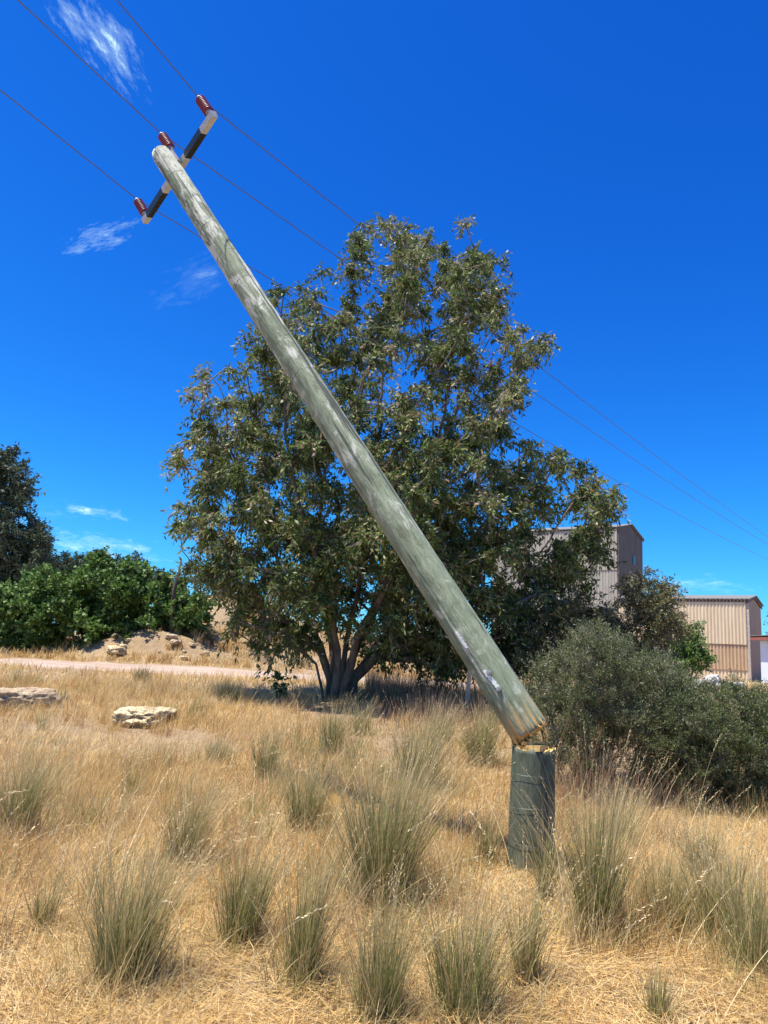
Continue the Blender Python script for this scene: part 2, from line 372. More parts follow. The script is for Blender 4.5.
for (px, pb, pt, rad, n, g, lab, sp, sd) in TU:
    pbb = min(pb, 1023); Y = Yof(pbb, px); c = on(px, Y); top = P(px, pt, Y)[2]
    tussock(px, Y, max(.15, (top-c[2])*.93), rad*.74, int(n*.85), lab, g, 0.0, sd*.7, spread=sp*.85)
M_dk = leafmat('dark_wiry_shrub', [(0,(.05,.06,.03)),(.5,(.1,.12,.05)),(1,(.2,.17,.09))], .6, .2, .3)

ROCKS.append((1.12, 5.35, .33)); ROCKS.append((1.0, 4.75, .2))
# ------------------------------------------------------------------ grass fields
noshrub = lambda x, y: (rng.random(len(x)) < .35) | ~((x > 1.6) & (y > 7.8) & (y < 11.5))
field('dry_grass', 'dry straw-coloured grass covering the near field', 430000, 2.6, 8.5, .16, .0036, 4, .06, noshrub, marg=1.25)
field('dry_grass', 'dry golden grass of the middle field below the tree', 340000, 8.5, 17, .17, .0062, 3, .05, noshrub, marg=1.25)
field('dry_grass', 'dry thin grass on the far field and bank behind the track', 250000, 17, 44, .24, .018, 2, 0, lambda x, y: (np.hypot((x+8.8)/2.4,(y-28.4)/1.3) > 1)|(rng.random(len(x)) < .25), marg=1.2)
def litter():
    n = 330000; x, y = scatter(n, 2.6, 9.5, 1.2); k = np.ones(n, bool)
    for (rx, ry, rr) in ROCKS[:2]: k &= (x-rx)**2+(y-ry)**2 > rr**2
    x, y = x[k], y[k]; n = len(x); c = fbm(x*1.3, y*1.3, 11); sw = fbm(x*.8, y*.8, 77)*7
    V, Fq, T, A, tips, td = ribbons(np.stack([x,y,hterr(x,y)+rng.uniform(-.005,.05,n)],1), rng.uniform(.05,.2,n), rng.uniform(1.2,1.62,n), np.where(rng.random(n)<.5, sw+rng.normal(0,.5,n), rng.uniform(0,6.28,n)), rng.uniform(-.25,.3,n), rng.uniform(.0025,.0055,n), 3, np.clip(.56+.35*c+rng.normal(0,.17,n), 0, .9))
    o = ob('dry_grass', mesh_np('dry_grass', V, Fq, [M_straw], {'tone':T,'along':A})); tag(o, 'matted dead straw lying flat on the near ground', 'grass', kind='stuff')
litter()
def clumps(n, ylo, yhi, per, h0, w0, label, m, tlo, thi, cm=None, marg=1.2):
    x, y = scatter(n, ylo, yhi, marg); k = fbm(x*.6+9, y*.6, 33) > -.12; k &= np.abs(y-trackc(x)) > 2.6
    for (rx, ry, rr) in ROCKS: k &= (x-rx)**2+(y-ry)**2 > (rr*1.3)**2
    if cm is not None: k &= cm(x, y)
    x, y = x[k], y[k]; n = len(x); hs = h0*rng.uniform(.5,1.3,n); ts = rng.uniform(tlo, thi, n); azs = .3+rng.normal(0,1,n); q = np.repeat(np.arange(n), per); N = len(q)
    rr = rng.uniform(.04,.16,n)[q]; px = x[q]+rng.normal(0,1,N)*rr; py = y[q]+rng.normal(0,1,N)*rr
    V, Fq, T, A, tips, td = ribbons(np.stack([px,py,hterr(px,py)-.01],1), hs[q]*rng.uniform(.3,1.15,N), np.abs(rng.normal(.15,.25,N)), np.where(rng.random(N)<.5, azs[q]+rng.normal(0,.6,N), rng.uniform(0,6.28,N)), rng.uniform(0,.9,N), w0*rng.uniform(.6,1.4,N), 4, np.clip(ts[q]+rng.normal(0,.12,N),0,1))
    td = td/np.linalg.norm(td,axis=1)[:,None]; k = rng.random(N) < .06; K = 7; M_ = int(k.sum())
    qq = np.repeat(tips[k],K,0)-np.repeat(td[k],K,0)*(np.tile(np.arange(K),M_)*.012)[:,None]; dd = np.repeat(td[k],K,0)+rng.normal(0,.4,(M_*K,3)); dd /= np.linalg.norm(dd,axis=1)[:,None]
    V3, F3, T3 = diamonds(qq, dd, rng.uniform(.012,.026,M_*K), w0*rng.uniform(.8,1.4,M_*K), np.full(M_*K, .8))
    o = ob('dry_grass', mesh_np('dry_grass', np.concatenate([V,V3]), np.concatenate([Fq,F3+len(V)]), [m], {'tone':np.concatenate([T,T3]),'along':np.concatenate([A,T3*0+1])}))
    tag(o, label, 'grass', kind='stuff')
clumps(760, 3.0, 9, 60, .36, .0034, 'loose wispy straw clumps between the tussocks', M_straw, .15, .8, noshrub)
clumps(800, 9, 18, 55, .34, .006, 'loose straw clumps of the middle field', M_straw, .1, .75, noshrub)
clumps(2600, 26, 38, 30, .42, .024, 'dry grass clumps over the bank behind the track', M_straw, .1, .75, lambda x, y: (x < 4) & ((np.hypot((x+8.8)/2.4,(y-28.4)/1.3) > 1)|(rng.random(len(x)) < .5)), 1.1)
clumps(260, 3.0, 9, 80, .38, .0036, 'faded half-green grass clumps in the near field', M_tuss, .5, .8, noshrub)
clumps(170, 3.0, 9, 55, .36, .0034, 'russet dead grass clumps among the near tussocks', M_red, .35, .85, noshrub)
clumps(120, 9, 17, 80, .42, .006, 'faded half-green grass clumps in the middle field', M_tuss, .45, .75, noshrub)
clumps(26, 6.6, 8.6, 60, .8, .0036, 'tall russet seeding grass along the foot of the right shrubs', M_red, .3, .9, lambda x, y: (x > 1.55) & (x < 5))
clumps(60, 6.9, 8.4, 60, .8, .0036, 'tall russet seeding grass right of the stump', M_red, .3, .9, lambda x, y: (x > 1.35) & (x < 4.5))
rmask = lambda x, y: (x > .35-.03*y) & (x < 6.5) & (y < 21.2)
field('russet_grass', 'tall russet-brown grass between the tree trunk and the leaning pole', 150000, 12.0, 22.5, .46, .009, 3, .15, rmask, M_red, .3)
gm = lambda x, y: (x > -.6) & (x < 8) & (fbm(x*.5, y*.5, 70) > -.15)
field('green_grass', 'pale green tall grass on the bank seen under the tree crown', 26000, 30, 42, .75, .016, 2, 0, gm, M_tuss, .3)
# stalks that arch through the foreground
def stalks():
    n = 230; x, y = scatter(n, 3.2, 10, 1.1); z = hterr(x, y)
    V, Fq, T, A, tp, td = ribbons(np.stack([x,y,z],1), rng.uniform(.45,.95,n), rng.uniform(.1,.8,n), .3+rng.normal(0,.9,n), rng.uniform(.2,1.0,n), np.full(n,.0045), 9, rng.uniform(.68,.86,n))
    td = td/np.linalg.norm(td,axis=1)[:,None]; K = 14
    q = np.repeat(tp,K,0)-np.repeat(td,K,0)*(np.tile(np.arange(K),n)*.013)[:,None]; dd = np.repeat(td,K,0)+rng.normal(0,.35,(n*K,3)); dd /= np.linalg.norm(dd,axis=1)[:,None]
    V3, F3, T3 = diamonds(q, dd, rng.uniform(.016,.03,n*K), rng.uniform(.004,.008,n*K), rng.uniform(.7,.86,n*K))
    o = ob('dry_grass', mesh_np('dry_grass', np.concatenate([V,V3]), np.concatenate([Fq,F3+len(V)]), [M_straw], {'tone':np.concatenate([T,T3]),'along':np.concatenate([A,T3])}))
    tag(o, 'long pale seed stalks arching over the near grass', 'grass', kind='stuff')
stalks()

# ------------------------------------------------------------------ trees and shrubs
def lobes_pts(lobes, Y0, dY, n, center, ell):
    L = np.array(lobes, float); w = L[:,2]**2; w /= w.sum(); k = rng.choice(len(L), n, p=w)
    a = rng.uniform(0, 2*math.pi, n); r = L[k,2]*np.sqrt(rng.random(n))*.93
    px = L[k,0]+np.cos(a)*r; py = L[k,1]+np.sin(a)*r
    e = np.clip(1-((px-center[0])/ell[0])**2-((py-center[1])/ell[1])**2, .04, 1)**.5
    Y = Y0+dY*e*rng.uniform(-1, 1, n)
    return np.array([P(a_, b_, c_) for a_, b_, c_ in zip(px, py, Y)])
def skeleton(limbs, targets, step=.35, jit=.05, root=None, tipr=.006):
    pos = []; par = []
    for lm in limbs:
        prev = -1
        for i, p in enumerate(lm['pts']):
            if i == 0 and 'from' in lm:
                d = np.linalg.norm(np.array(pos)-p, axis=1); prev = int(np.argmin(d)); continue
            if prev >= 0:
                a = pos[prev]; L = np.linalg.norm(p-a); m = max(1, int(L/step))
                for j in range(1, m+1):
                    q = a+(p-a)*j/m+(rng.normal(0, jit*.6, 3) if j < m else 0); pos.append(q); par.append(prev); prev = len(pos)-1
            else: pos.append(np.array(p, float)); par.append(-1); prev = len(pos)-1
    base = pos[0]
    order = np.argsort(np.linalg.norm(targets-base, axis=1)); tips = []
    A = np.array(pos)
    for k in order:
        t = targets[k]; d = np.linalg.norm(A-t, axis=1)
        pen = np.linalg.norm(A-base, axis=1)
        cost = d+.35*pen+1.2*np.maximum(0, A[:,2]-t[2]+.1)
        j = int(np.argmin(cost)); a = pos[j]; L = np.linalg.norm(t-a); m = max(1, int(L/step)); prev = j; new = []
        side = rng.normal(0, 1, 3)*L*.07
        for s_ in range(1, m+1):
            f = s_/m; q = a+(t-a)*f+side*math.sin(math.pi*f)+(rng.normal(0, jit, 3) if s_ < m else 0)+np.array([0,0,.10*L*math.sin(math.pi*f)*-1])
            pos.append(q); par.append(prev); prev = len(pos)-1; new.append(q)
        A = np.vstack([A, np.array(new)]); tips.append(prev)
    n = len(pos); par = np.array(par); area = np.zeros(n); kids = [[] for _ in range(n)]
    for i in range(n):
        if par[i] >= 0: kids[par[i]].append(i)
    for i in range(n-1, -1, -1):
        if not kids[i]: area[i] = tipr**2
        else: area[i] = sum(area[c] for c in kids[i])
        area[i] += (.0012)**2*3
    return np.array(pos), par, np.sqrt(area), kids, tips
def skin(pos, par, rad, kids, rmax=9, nmin=4):
    mb = MB(); stack = [i for i in range(len(pos)) if par[i] < 0]
    while stack:
        i = stack.pop(); chain = [i] if par[i] < 0 else [par[i], i]
        while kids[chain[-1]]:
            ks = sorted(kids[chain[-1]], key=lambda c: -rad[c]); stack += ks[1:]; chain.append(ks[0])
        if len(chain) < 2: continue
        r = np.minimum(rad[chain], rmax)
        if par[i] >= 0: r[0] = r[1]
        mb.tube(pos[chain], r, nmin if r.max() < .03 else 10 if r.max() > .08 else 6, cap=False)
    return mb
def twigs_leaves(cent, dirs, R_, nt_, nl, L, W, droop, tonef, up=0, twr=.004, cone=1.0):
    nC = len(cent); n = nC*nt_
    base = np.repeat(cent, nt_, 0); d = rng.normal(size=(n,3)); d /= np.linalg.norm(d,axis=1)[:,None]
    d = d*cone+np.repeat(dirs, nt_, 0)*.5; d[:,2] += up; d /= np.linalg.norm(d,axis=1)[:,None]
    ln = R_*rng.uniform(.4, 1.25, n); seg = 3; t = np.linspace(0,1,seg+1)
    C = base[:,None,:]+d[:,None,:]*(ln[:,None]*t)[:,:,None]; C[:,:,2] -= droop*ln[:,None]*t**2
    # twig as a thin 3-sided prism
    a = np.arange(3)*2*math.pi/3
    u = np.cross(d, rng.normal(size=(n,3))); u /= np.linalg.norm(u,axis=1)[:,None]; w = np.cross(d, u)
    ring = (np.cos(a)[None,:,None]*u[:,None,:]+np.sin(a)[None,:,None]*w[:,None,:])
    rr = twr*(1-.7*t)
    V = (C[:,:,None,:]+ring[:,None,:,:]*rr[None,:,None,None]).reshape(-1,3)
    b0 = (np.arange(n)*(seg+1)*3)[:,None,None]+(np.arange(seg)*3)[None,:,None]; j = np.arange(3)[None,None,:]; j2 = (j+1)%3
    Fw = np.stack([b0+j, b0+j2, b0+3+j2, b0+3+j], 3).reshape(-1,4)
    # leaves
    m = n*nl; k = np.repeat(np.arange(n), nl); tt = rng.random(m)**.7
    p = base[k]+d[k]*(ln[k]*tt)[:,None]; p[:,2] -= droop*ln[k]*tt**2
    p += rng.normal(0, .02*R_/.4, (m,3))
    ld = rng.normal(size=(m,3)); ld /= np.linalg.norm(ld,axis=1)[:,None]; ld = ld+d[k]*.6; ld[:,2] += -droop*1.6+up*.5; ld /= np.linalg.norm(ld,axis=1)[:,None]
    ct = rng.normal(0, .13, nC)[k//nt_]
    tone = np.clip(tonef(m)+ct, 0, 1)
    V2, F2, T2 = diamonds(p, ld, L*rng.uniform(.6,1.25,m), W*rng.uniform(.6,1.25,m), tone)
    return (V, Fw), (V2, F2, T2)
def plant(name, label, cat, base, limbs, targets, mats, R_=.45, nt_=10, nl=14, L=.11, W=.035, droop=.5, tonef=None, up=0, group=None, tipr=.006, rmax=9, extra=1, step=.35, jit=.05, stem='trunk', crown='crown', twr=.004, cone=1.0, flare=0.0):
    tonef = tonef or (lambda m: rng.normal(.45, .2, m))
    pos, par, rad, kids, tips = skeleton(limbs, targets, step, jit, tipr=tipr)
    root = empty(name, base, label, cat, group)
    rad = rad*(1+flare*np.clip(1-(pos[:,2]-base[2])/1.3, 0, 1))
    mb = skin(pos, par, rad, kids, rmax*(1+flare))
    cent = pos[tips]; dirs = pos[tips]-pos[par[tips]]; dirs /= np.linalg.norm(dirs,axis=1)[:,None]+1e-6
    if extra > 1:
        pr = par[par[tips]]; pr = np.where(pr < 0, 0, pr); cent = np.concatenate([cent, pos[pr]]); dirs = np.concatenate([dirs, dirs])
    (Vt, Ft), (Vl, Fl, Tl) = twigs_leaves(cent, dirs, R_, nt_, nl, L, W, droop, tonef, up, twr, cone)
    b = np.array(base)
    Vm = np.concatenate(mb.v); quads = np.array([f for f in mb.f if len(f) == 4])
    V = np.concatenate([Vm, Vt])-b; Fc = np.concatenate([quads, Ft+len(Vm)])
    ob(stem, mesh_np(stem, V, Fc, [mats[0]], smooth=True), root)
    ob(crown, mesh_np(crown, Vl-b, Fl, [mats[1]], {'tone':Tl}), root)
    return root
M_gum = leafmat('grey_green_gum_leaves', [(0,(.05,.072,.018)),(.3,(.10,.15,.036)),(.55,(.165,.225,.062)),(.72,(.27,.32,.11)),(.82,(.32,.28,.13)),(.9,(.33,.22,.13)),(1,(.5,.42,.3))], .5, .3, .28)
M_fig = leafmat('glossy_green_leaves', [(0,(.05,.09,.016)),(.5,(.105,.19,.04)),(.85,(.17,.27,.065)),(1,(.25,.34,.1))], .5, .3, .3)
M_blue = leafmat('dark_blue_green_leaves', [(0,(.035,.05,.025)),(.5,(.075,.1,.055)),(1,(.14,.17,.1))], .55, .2, .25)
M_shr = leafmat('grey_green_fine_leaves', [(0,(.05,.068,.02)),(.4,(.115,.15,.042)),(.7,(.19,.225,.085)),(.88,(.3,.27,.18)),(1,(.45,.37,.29))], .5, .2, .4)
M_olive = leafmat('olive_brown_leaves', [(0,(.05,.055,.02)),(.4,(.13,.145,.05)),(.7,(.23,.21,.09)),(1,(.42,.32,.2))], .5, .25, .4)

# main tree
LB = [(455,243,36),(420,240,24),(385,250,30),(355,250,18),(490,262,28),(375,300,38),(430,305,48),(490,325,42),(528,345,22),(296,296,26),(320,335,42),(270,345,30),(228,378,24),
      (380,380,55),(450,400,58),(498,405,32),(230,420,32),(196,448,28),(290,425,58),(360,460,60),(188,515,20),(230,515,48),(300,530,58),(390,530,58),(450,490,58),(520,478,44),
      (570,482,22),(597,556,11),(608,497,15),(205,568,15),(245,580,34),(310,585,26),(470,575,58),(542,555,40),(420,612,40),(500,622,40),(540,612,34),(380,600,30),(470,650,14),(215,470,30),(330,270,12),(350,560,42),(300,590,30),(440,640,30),(400,640,22),(510,650,20),(270,620,18),(240,625,14),(200,400,16),(600,500,16),(592,488,14),(585,505,16),(614,508,10),(572,552,22),(588,528,13),(582,580,18),(500,560,40),(430,540,40)]
tY = 16.0; tb = on(336, tY)
T = lambda px, py, dy=0: P(px, py, tY+dy)
g0 = tb+np.array([0,0,-.2])
limbs = [dict(pts=[g0, T(335,672), T(333,645,.05), T(322,600,.3), T(318,540,.4), T(325,470,.6), T(330,400,.5)]),
 dict(pts=[g0+[.14,0,0], T(342,675,-.15), T(346,645,-.2), T(358,590,-.5), T(368,520,-.5), T(378,440,-.4), T(385,350,0), T(390,280,.2)]),
 dict(pts=[g0+[.24,.1,0], T(347,680,.1), T(358,645,.2), T(390,585,.6), T(415,520,.8), T(440,430,.6), T(455,340,.2), T(458,260,0)]),
 dict(pts=[g0+[-.16,0,0], T(329,682,-.1), T(325,660,-.2), T(303,633,-.5), T(275,612,-.9), T(245,592,-1.2), T(215,570,-1.2)]),
 dict(pts=[g0+[-.1,.1,0], T(331,680,.2), T(320,645,.5), T(296,600,.9), T(268,545,1.2), T(240,480,1.2), T(225,430,1)]),
 dict(pts=[g0+[.3,-.05,0], T(352,680,-.2), T(378,655,-.5), T(425,635,-1.0), T(475,610,-1.3), T(520,580,-1.2), T(550,540,-1), T(575,500,-.8), T(604,492,-.6)]),
 dict(pts=[g0+[.2,.15,0], T(352,682,.2), T(380,640,.8), T(430,590,1.4), T(480,530,1.6), T(515,480,1.4), T(530,440,1.2)]),
 dict(pts=[g0+[-.24,-.1,0], T(322,690,-.3), T(316,664,-.6), T(290,640,-1.1), T(262,628,-1.5), T(240,622,-1.7)]),
 dict(pts=[g0+[-.02,-.16,0], T(336,684,-.5), T(338,650,-.8), T(330,600,-1.4), T(310,540,-1.9), T(290,470,-2.0), T(285,400,-1.6), T(280,340,-1.0)]),
 dict(pts=[g0+[.1,-.14,0], T(345,684,-.5), T(356,640,-1.0), T(385,590,-1.8), T(410,520,-2.2), T(440,450,-2.0), T(470,380,-1.4), T(495,330,-.8), T(520,345,-.5)])]
tg = lobes_pts(LB, tY, 3.3, 720, (385,440), (240,270))
plant('gum_tree', 'large spreading gum tree with several trunks standing behind the leaning pole', 'tree', tb, limbs, tg, [M_bark, M_gum],
      R_=.42, nt_=12, nl=13, L=.13, W=.044, droop=.5, tonef=lambda m: np.where(rng.random(m) < .13, rng.uniform(.84,1,m), rng.normal(.45,.2,m)), tipr=.0125, rmax=.32, flare=.4, extra=2, twr=.006)

# leafless / sparse details under the tree
def shrub(name, label, lobes, Y, dY, ncl, m, base_px, nstem=5, group=None, cat='shrub', **k):
    L = np.array(lobes); cx, cy = L[:,0].mean(), L[:,1].mean(); ex = np.abs(L[:,0]-cx).max()+L[:,2].max(); ey = np.abs(L[:,1]-cy).max()+L[:,2].max()
    b = on(base_px, Y); limbs = []
    tg = lobes_pts(lobes, Y, dY, ncl, (cx,cy), (ex,ey))
    gz = hterr(tg[:,0], tg[:,1]); tg[:,2] = np.maximum(tg[:,2], gz+.12)
    span = tg[:,0].max()-tg[:,0].min(); hh = tg[:,2].max()-b[2]
    for i in range(nstem):
        f = (i+.5)/nstem-.5; x0 = b[0]+f*span*.5; y0 = Y+rng.uniform(-.5,.5)*dY; z0 = float(hterr(x0,y0))-.1
        limbs.append(dict(pts=[np.array([x0,y0,z0]), np.array([x0+f*span*.12, y0, z0+.1+hh*.3]), np.array([x0+f*span*.3, y0+rng.uniform(-.3,.3)*dY, z0+.1+hh*.6])]))
    return plant(name, label, cat, b, limbs, tg, [k.pop('bark', M_bark2), m], group=group, stem=k.pop('stem','stems'), crown=k.pop('crown','foliage'), **k)

# grey fine-leaved shrubs right of the stump
shrub('grey_shrub', 'big grey-green fine-leaved shrub with pale tips right behind the stump', [(560,690,34),(595,660,26),(610,690,45),(560,730,38),(615,740,45),(650,700,38),(660,750,35),(590,772,22),(640,778,18),(675,705,26),(690,712,20),(665,684,20),(580,655,14),(600,640,10)], 8.9, .85, 460, M_shr, 605, 9,
      R_=.25, nt_=13, nl=26, L=.034, W=.0075, droop=-.1, up=.7, tonef=lambda m: rng.normal(.55,.24,m), tipr=.003, step=.2, jit=.02, twr=.0022)
shrub('grey_shrub', 'darker grey-green fine-leaved shrub spreading to the right edge', [(700,722,32),(735,728,38),(770,722,36),(800,730,45),(690,755,38),(730,765,38),(775,765,40),(830,760,40),(700,790,20),(760,795,18),(685,722,24)], 8.6, .85, 500, M_shr, 745, 8,
      R_=.22, nt_=13, nl=26, L=.034, W=.0075, droop=-.1, up=.55, tonef=lambda m: rng.normal(.43,.22,m), tipr=.003, step=.2, jit=.02, twr=.0022)
# taller olive growth behind them
shrub('olive_shrub', 'tall olive-brown shrub in front of the tall grey tower', [(642,590,22),(630,612,22),(658,602,22),(605,640,28),(578,612,18),(600,625,20),(668,615,14),(640,640,32),(665,630,22),(585,660,25),(630,670,28)], 17, 1.3, 290, M_olive, 630, 4,
      R_=.36, nt_=10, nl=16, L=.08, W=.03, droop=.3, tonef=lambda m: rng.normal(.55,.24,m), tipr=.006)
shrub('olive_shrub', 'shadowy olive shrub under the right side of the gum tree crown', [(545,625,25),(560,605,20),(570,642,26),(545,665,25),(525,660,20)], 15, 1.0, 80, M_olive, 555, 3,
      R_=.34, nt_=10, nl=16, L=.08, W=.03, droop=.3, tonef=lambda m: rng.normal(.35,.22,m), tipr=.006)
shrub('young_tree', 'bright green young tree in front of the tan corrugated shed', [(688,630,12),(685,648,18),(695,660,14),(675,665,15)], 20, .6, 46, M_fig, 686, 2, cat='tree', stem='trunk', crown='crown',
      R_=.3, nt_=10, nl=16, L=.09, W=.045, droop=.2, tonef=lambda m: rng.normal(.7,.2,m), tipr=.006)
shrub('olive_shrub', 'low scrubby growth between the young tree and the shed', [(650,680,18),(680,690,16),(715,694,14),(745,697,14),(775,697,14),(700,680,8),(730,684,6)], 22, 1.0, 70, M_olive, 705, 6,
      R_=.28, nt_=9, nl=14, L=.07, W=.028, droop=.2, tonef=lambda m: rng.normal(.45,.2,m), tipr=.005)
# fig-like bush at left
shrub('broadleaf_bush', 'wide dark green broadleaf bush behind the track at left', [(20,610,30),(60,600,34),(100,592,32),(130,590,28),(165,602,28),(190,615,20),(20,635,20),(70,625,28),(120,620,28),(160,625,20),(190,628,12),(105,632,16),(130,634,12),(45,634,16),(100,570,14),(130,572,12),(-20,615,30),(40,585,16),(-50,620,28)], 30.5, 2.3, 420, M_fig, 95, 9, cat='bush',
      R_=.48, nt_=12, nl=13, L=.17, W=.13, droop=.1, up=.1, tonef=lambda m: rng.normal(.5,.24,m), tipr=.008, rmax=.12)
# dark tree at the left edge
shrub('dark_tree', 'tall dark blue-green tree cut by the left edge of the view', [(5,470,20),(18,485,16),(10,510,26),(30,545,22),(0,560,30),(38,570,16),(-30,500,40),(-35,550,40),(-20,460,25),(20,580,20),(42,548,10)], 47, 4, 300, M_blue, -8, 4, cat='tree', stem='trunk', crown='crown',
      R_=1.0, nt_=12, nl=16, L=.3, W=.10, droop=.35, tonef=lambda m: rng.normal(.45,.2,m), tipr=.02, step=.8)
for px, py, rr, Y, lab in [(75,563,12,62,'low dark tree on the skyline just right of the tall left tree'), (105,560,14,66,'dark rounded tree on the skyline above the broadleaf bush'), (135,568,12,64,'dark tree on the skyline at the right shoulder of the broadleaf bush'),
                          (165,580,10,58,'small dark tree on the skyline near the leaning dead stick'), (55,572,12,60,'dark tree on the skyline touching the tall left tree')]:
    shrub('distant_tree', lab, [(px,py,rr),(px-12,py+8,rr),(px+12,py+8,rr),(px,py+18,rr+3)], Y, 1.8, 50, M_blue, px, 3, cat='tree', stem='trunk', crown='crown', group='dark trees on the left skyline',
          R_=.8, nt_=9, nl=10, L=.34, W=.14, droop=.3, tonef=lambda m: rng.normal(.35,.2,m), tipr=.02, step=.8)
shrub('distant_tree', 'dark tree beyond the shed, its twigs just entering at the right edge', [(786,612,18),(800,630,24),(815,605,24),(800,655,18)], 40, 1.5, 50, M_blue, 800, 3, cat='tree', stem='trunk', crown='crown',
          R_=.7, nt_=9, nl=10, L=.2, W=.07, droop=.3, tonef=lambda m: rng.normal(.35,.2,m), tipr=.02, step=.8)
# small dark clumps by the track
tussock(141, Yof(684,141), .42, .26, 200, 'small dark wiry clump beside the track below the rubble mound', .4, m=M_dk, seeds=0, name='wiry_clump', cat='plant', group=None)
tussock(227, Yof(704,227), .50, .3, 240, 'dark wiry clump in the tree shade left of the sapling', .4, m=M_dk, seeds=0, name='wiry_clump', cat='plant', group=None)
tussock(395, Yof(708,395), .45, .4, 200, 'dark wiry clump in the tree shade right of the trunk', .5, m=M_dk, seeds=0, name='wiry_clump', cat='plant', group=None)
shrub('sapling', 'tiny broad-leaved sapling left of the tree trunk', [(276,680,7),(280,688,6)], 15.2, .12, 9, M_fig, 277, 1, cat='sapling', R_=.13, nt_=6, nl=7, L=.07, W=.045, tipr=.003, step=.1, stem='stem')
for px, Y, lab in [(205,29.5,'small olive shrub on the bank right of the broadleaf bush'),(262,29,'small yellow-green shrub on the bank behind the left limbs'),(295,28.5,'yellow-green shrub on the bank close to the tree trunk')]:
    b = on(px, Y); q = proj(b+[0,0,.4])
    shrub('bank_shrub', lab, [(q[0],q[1],8),(q[0]-8,q[1]+4,7),(q[0]+8,q[1]+4,7)], Y, .4, 22, M_olive, px, 2, group='small shrubs on the bank', R_=.2, nt_=8, nl=10, L=.07, W=.03, tipr=.004)
# dead leaning stick left of the tree
b = on(172, 29); q0 = P(174,590,29); q1 = P(181,560,29)
mb = MB(); mb.tube([b-[0,0,.2]*np.array([1,1,1]), q0, (q0+q1)/2+[.05,0,0], q1], [.10,.08,.07,.045], 8); mb.tube([(q0+q1)/2, P(190,574,29.1), P(196,586,29.1)], [.04,.03,.02], 6); mb.tube([q1, P(179,556,29)], [.045,.02], 6)
o = mb.build('dead_trunk', M_bark2, smooth=True); tag(o, 'bare dark dead trunk leaning at the top of the bank left of the gum tree', 'dead tree')

# rubble on the mound, white rubble by the shed
for (px, Y, s_, lab) in [(116,27.7,.30,'pale flat rock at the left foot of the rubble mound'),(176,28.2,.2,'dark-sided rock near the crest of the rubble mound')]:
    a = on(px, Y); rock('mound_rock', lab, 'rock', a, (s_*1.6,s_,s_*.5), 1.7+px, M_rockA if px < 150 else M_rockB, None, 4, .6)
for q_ in range(9):
    a = on(rng.uniform(95, 205), rng.uniform(27.2, 28.6)); s_ = rng.uniform(.06,.17)
    rock('mound_stone', 'small pale stone of the loose rubble scattered over the mound behind the track', 'stone', a, (s_*1.3,s_,s_*.6), 2.2+q_*1.7, M_rockA if q_%3 else M_rockB, 'loose stones on the rubble mound', 3, .4)
for i, (px, s) in enumerate([(655,.5),(664,.42),(672,.36),(702,.5),(709,.62),(716,.55),(724,.5),(734,.42),(740,.35)]):
    a = on(px, 33); a[1] += rng.uniform(-.4,.4)
    rock('white_rock', ['white broken rock at the left end of the row before the shed','white rock second from the left end of the row before the shed','small white rock below the young tree','white rock at the left of the bright heap before the shed','largest white rock of the heap before the shed','white rock right beside the largest of the heap','white rock of the heap below the shed wall middle','white rock on the right side of the heap by the shed','small white rock nearest the shed corner'][i], 'rock', a, (s*.62,s*.5,s*(.4+.1*(i%3))), .9+i*1.9, M_white, 'white rocks before the shed', 4, .1)

# ------------------------------------------------------------------ buildings
def sheetmat(name, c1, c2, stain, pitch, horiz=False):
    m, nt, b = mat(name); v = mapped(nt, (1,1,.12)); n = noise(nt, v, 2.2, 6, .65)
    c = ramp(nt, [(.3,c1),(.7,c2)], n).outputs[0]
    n2 = noise(nt, mapped(nt, (3,3,.25)), 3, 6, .7); c = mixc(nt, ramp(nt, [(.45,0.0),(.75,.75)], n2).outputs[0], c, stain)
    nt.links.new(c, b.inputs['Base Color']); b.inputs['Roughness'].default_value = .6; b.inputs['Metallic'].default_value = .0; return m
M_tan = sheetmat('tan_corrugated_sheet', (.66,.5,.31), (.78,.64,.43), (.55,.38,.23), .2)
M_tan2 = sheetmat('rusty_tan_sheet', (.5,.34,.19), (.6,.43,.26), (.36,.2,.1), .2)
M_tan3 = sheetmat('shaded_tan_sheet', (.4,.27,.18), (.48,.34,.24), (.3,.17,.1), .2)  # tan sheet for the shed's end walls, shade of the dimmer face mixed into the colour
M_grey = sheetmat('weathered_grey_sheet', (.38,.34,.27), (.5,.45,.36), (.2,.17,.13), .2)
M_grey2 = sheetmat('shaded_grey_sheet', (.10,.085,.07), (.17,.145,.12), (.06,.05,.04), .2)  # grey sheet darkened so the tower's end walls look turned from the sun
M_roof = plainmat('grey_roof_sheet', (.2,.19,.17), .7); M_trim = plainmat('dark_brown_trim', (.1,.075,.06), .7); M_post = plainmat('pale_trim', (.5,.42,.34), .7)
M_wpaint = plainmat('white_painted_sheet', (.72,.78,.85), .5, 0, .04); M_redp = plainmat('faded_red_paint', (.35,.1,.07), .6)
def corr(mb, A, dirv, outv, L, z0, z1f, pitch=.2, amp=.03, m=0):
    n = int(L/pitch*4); s = np.linspace(0, L, n+1); o = amp*np.array([0,1,0,-1])[np.arange(n+1)%4]+amp
    V = []
    for i in range(n+1):
        p = A+dirv*s[i]+outv*o[i]; V += [[p[0],p[1],z0],[p[0],p[1],z1f(s[i])]]
    mb.add(V, [(2*i,2*i+2,2*i+3,2*i+1) for i in range(n)], m)
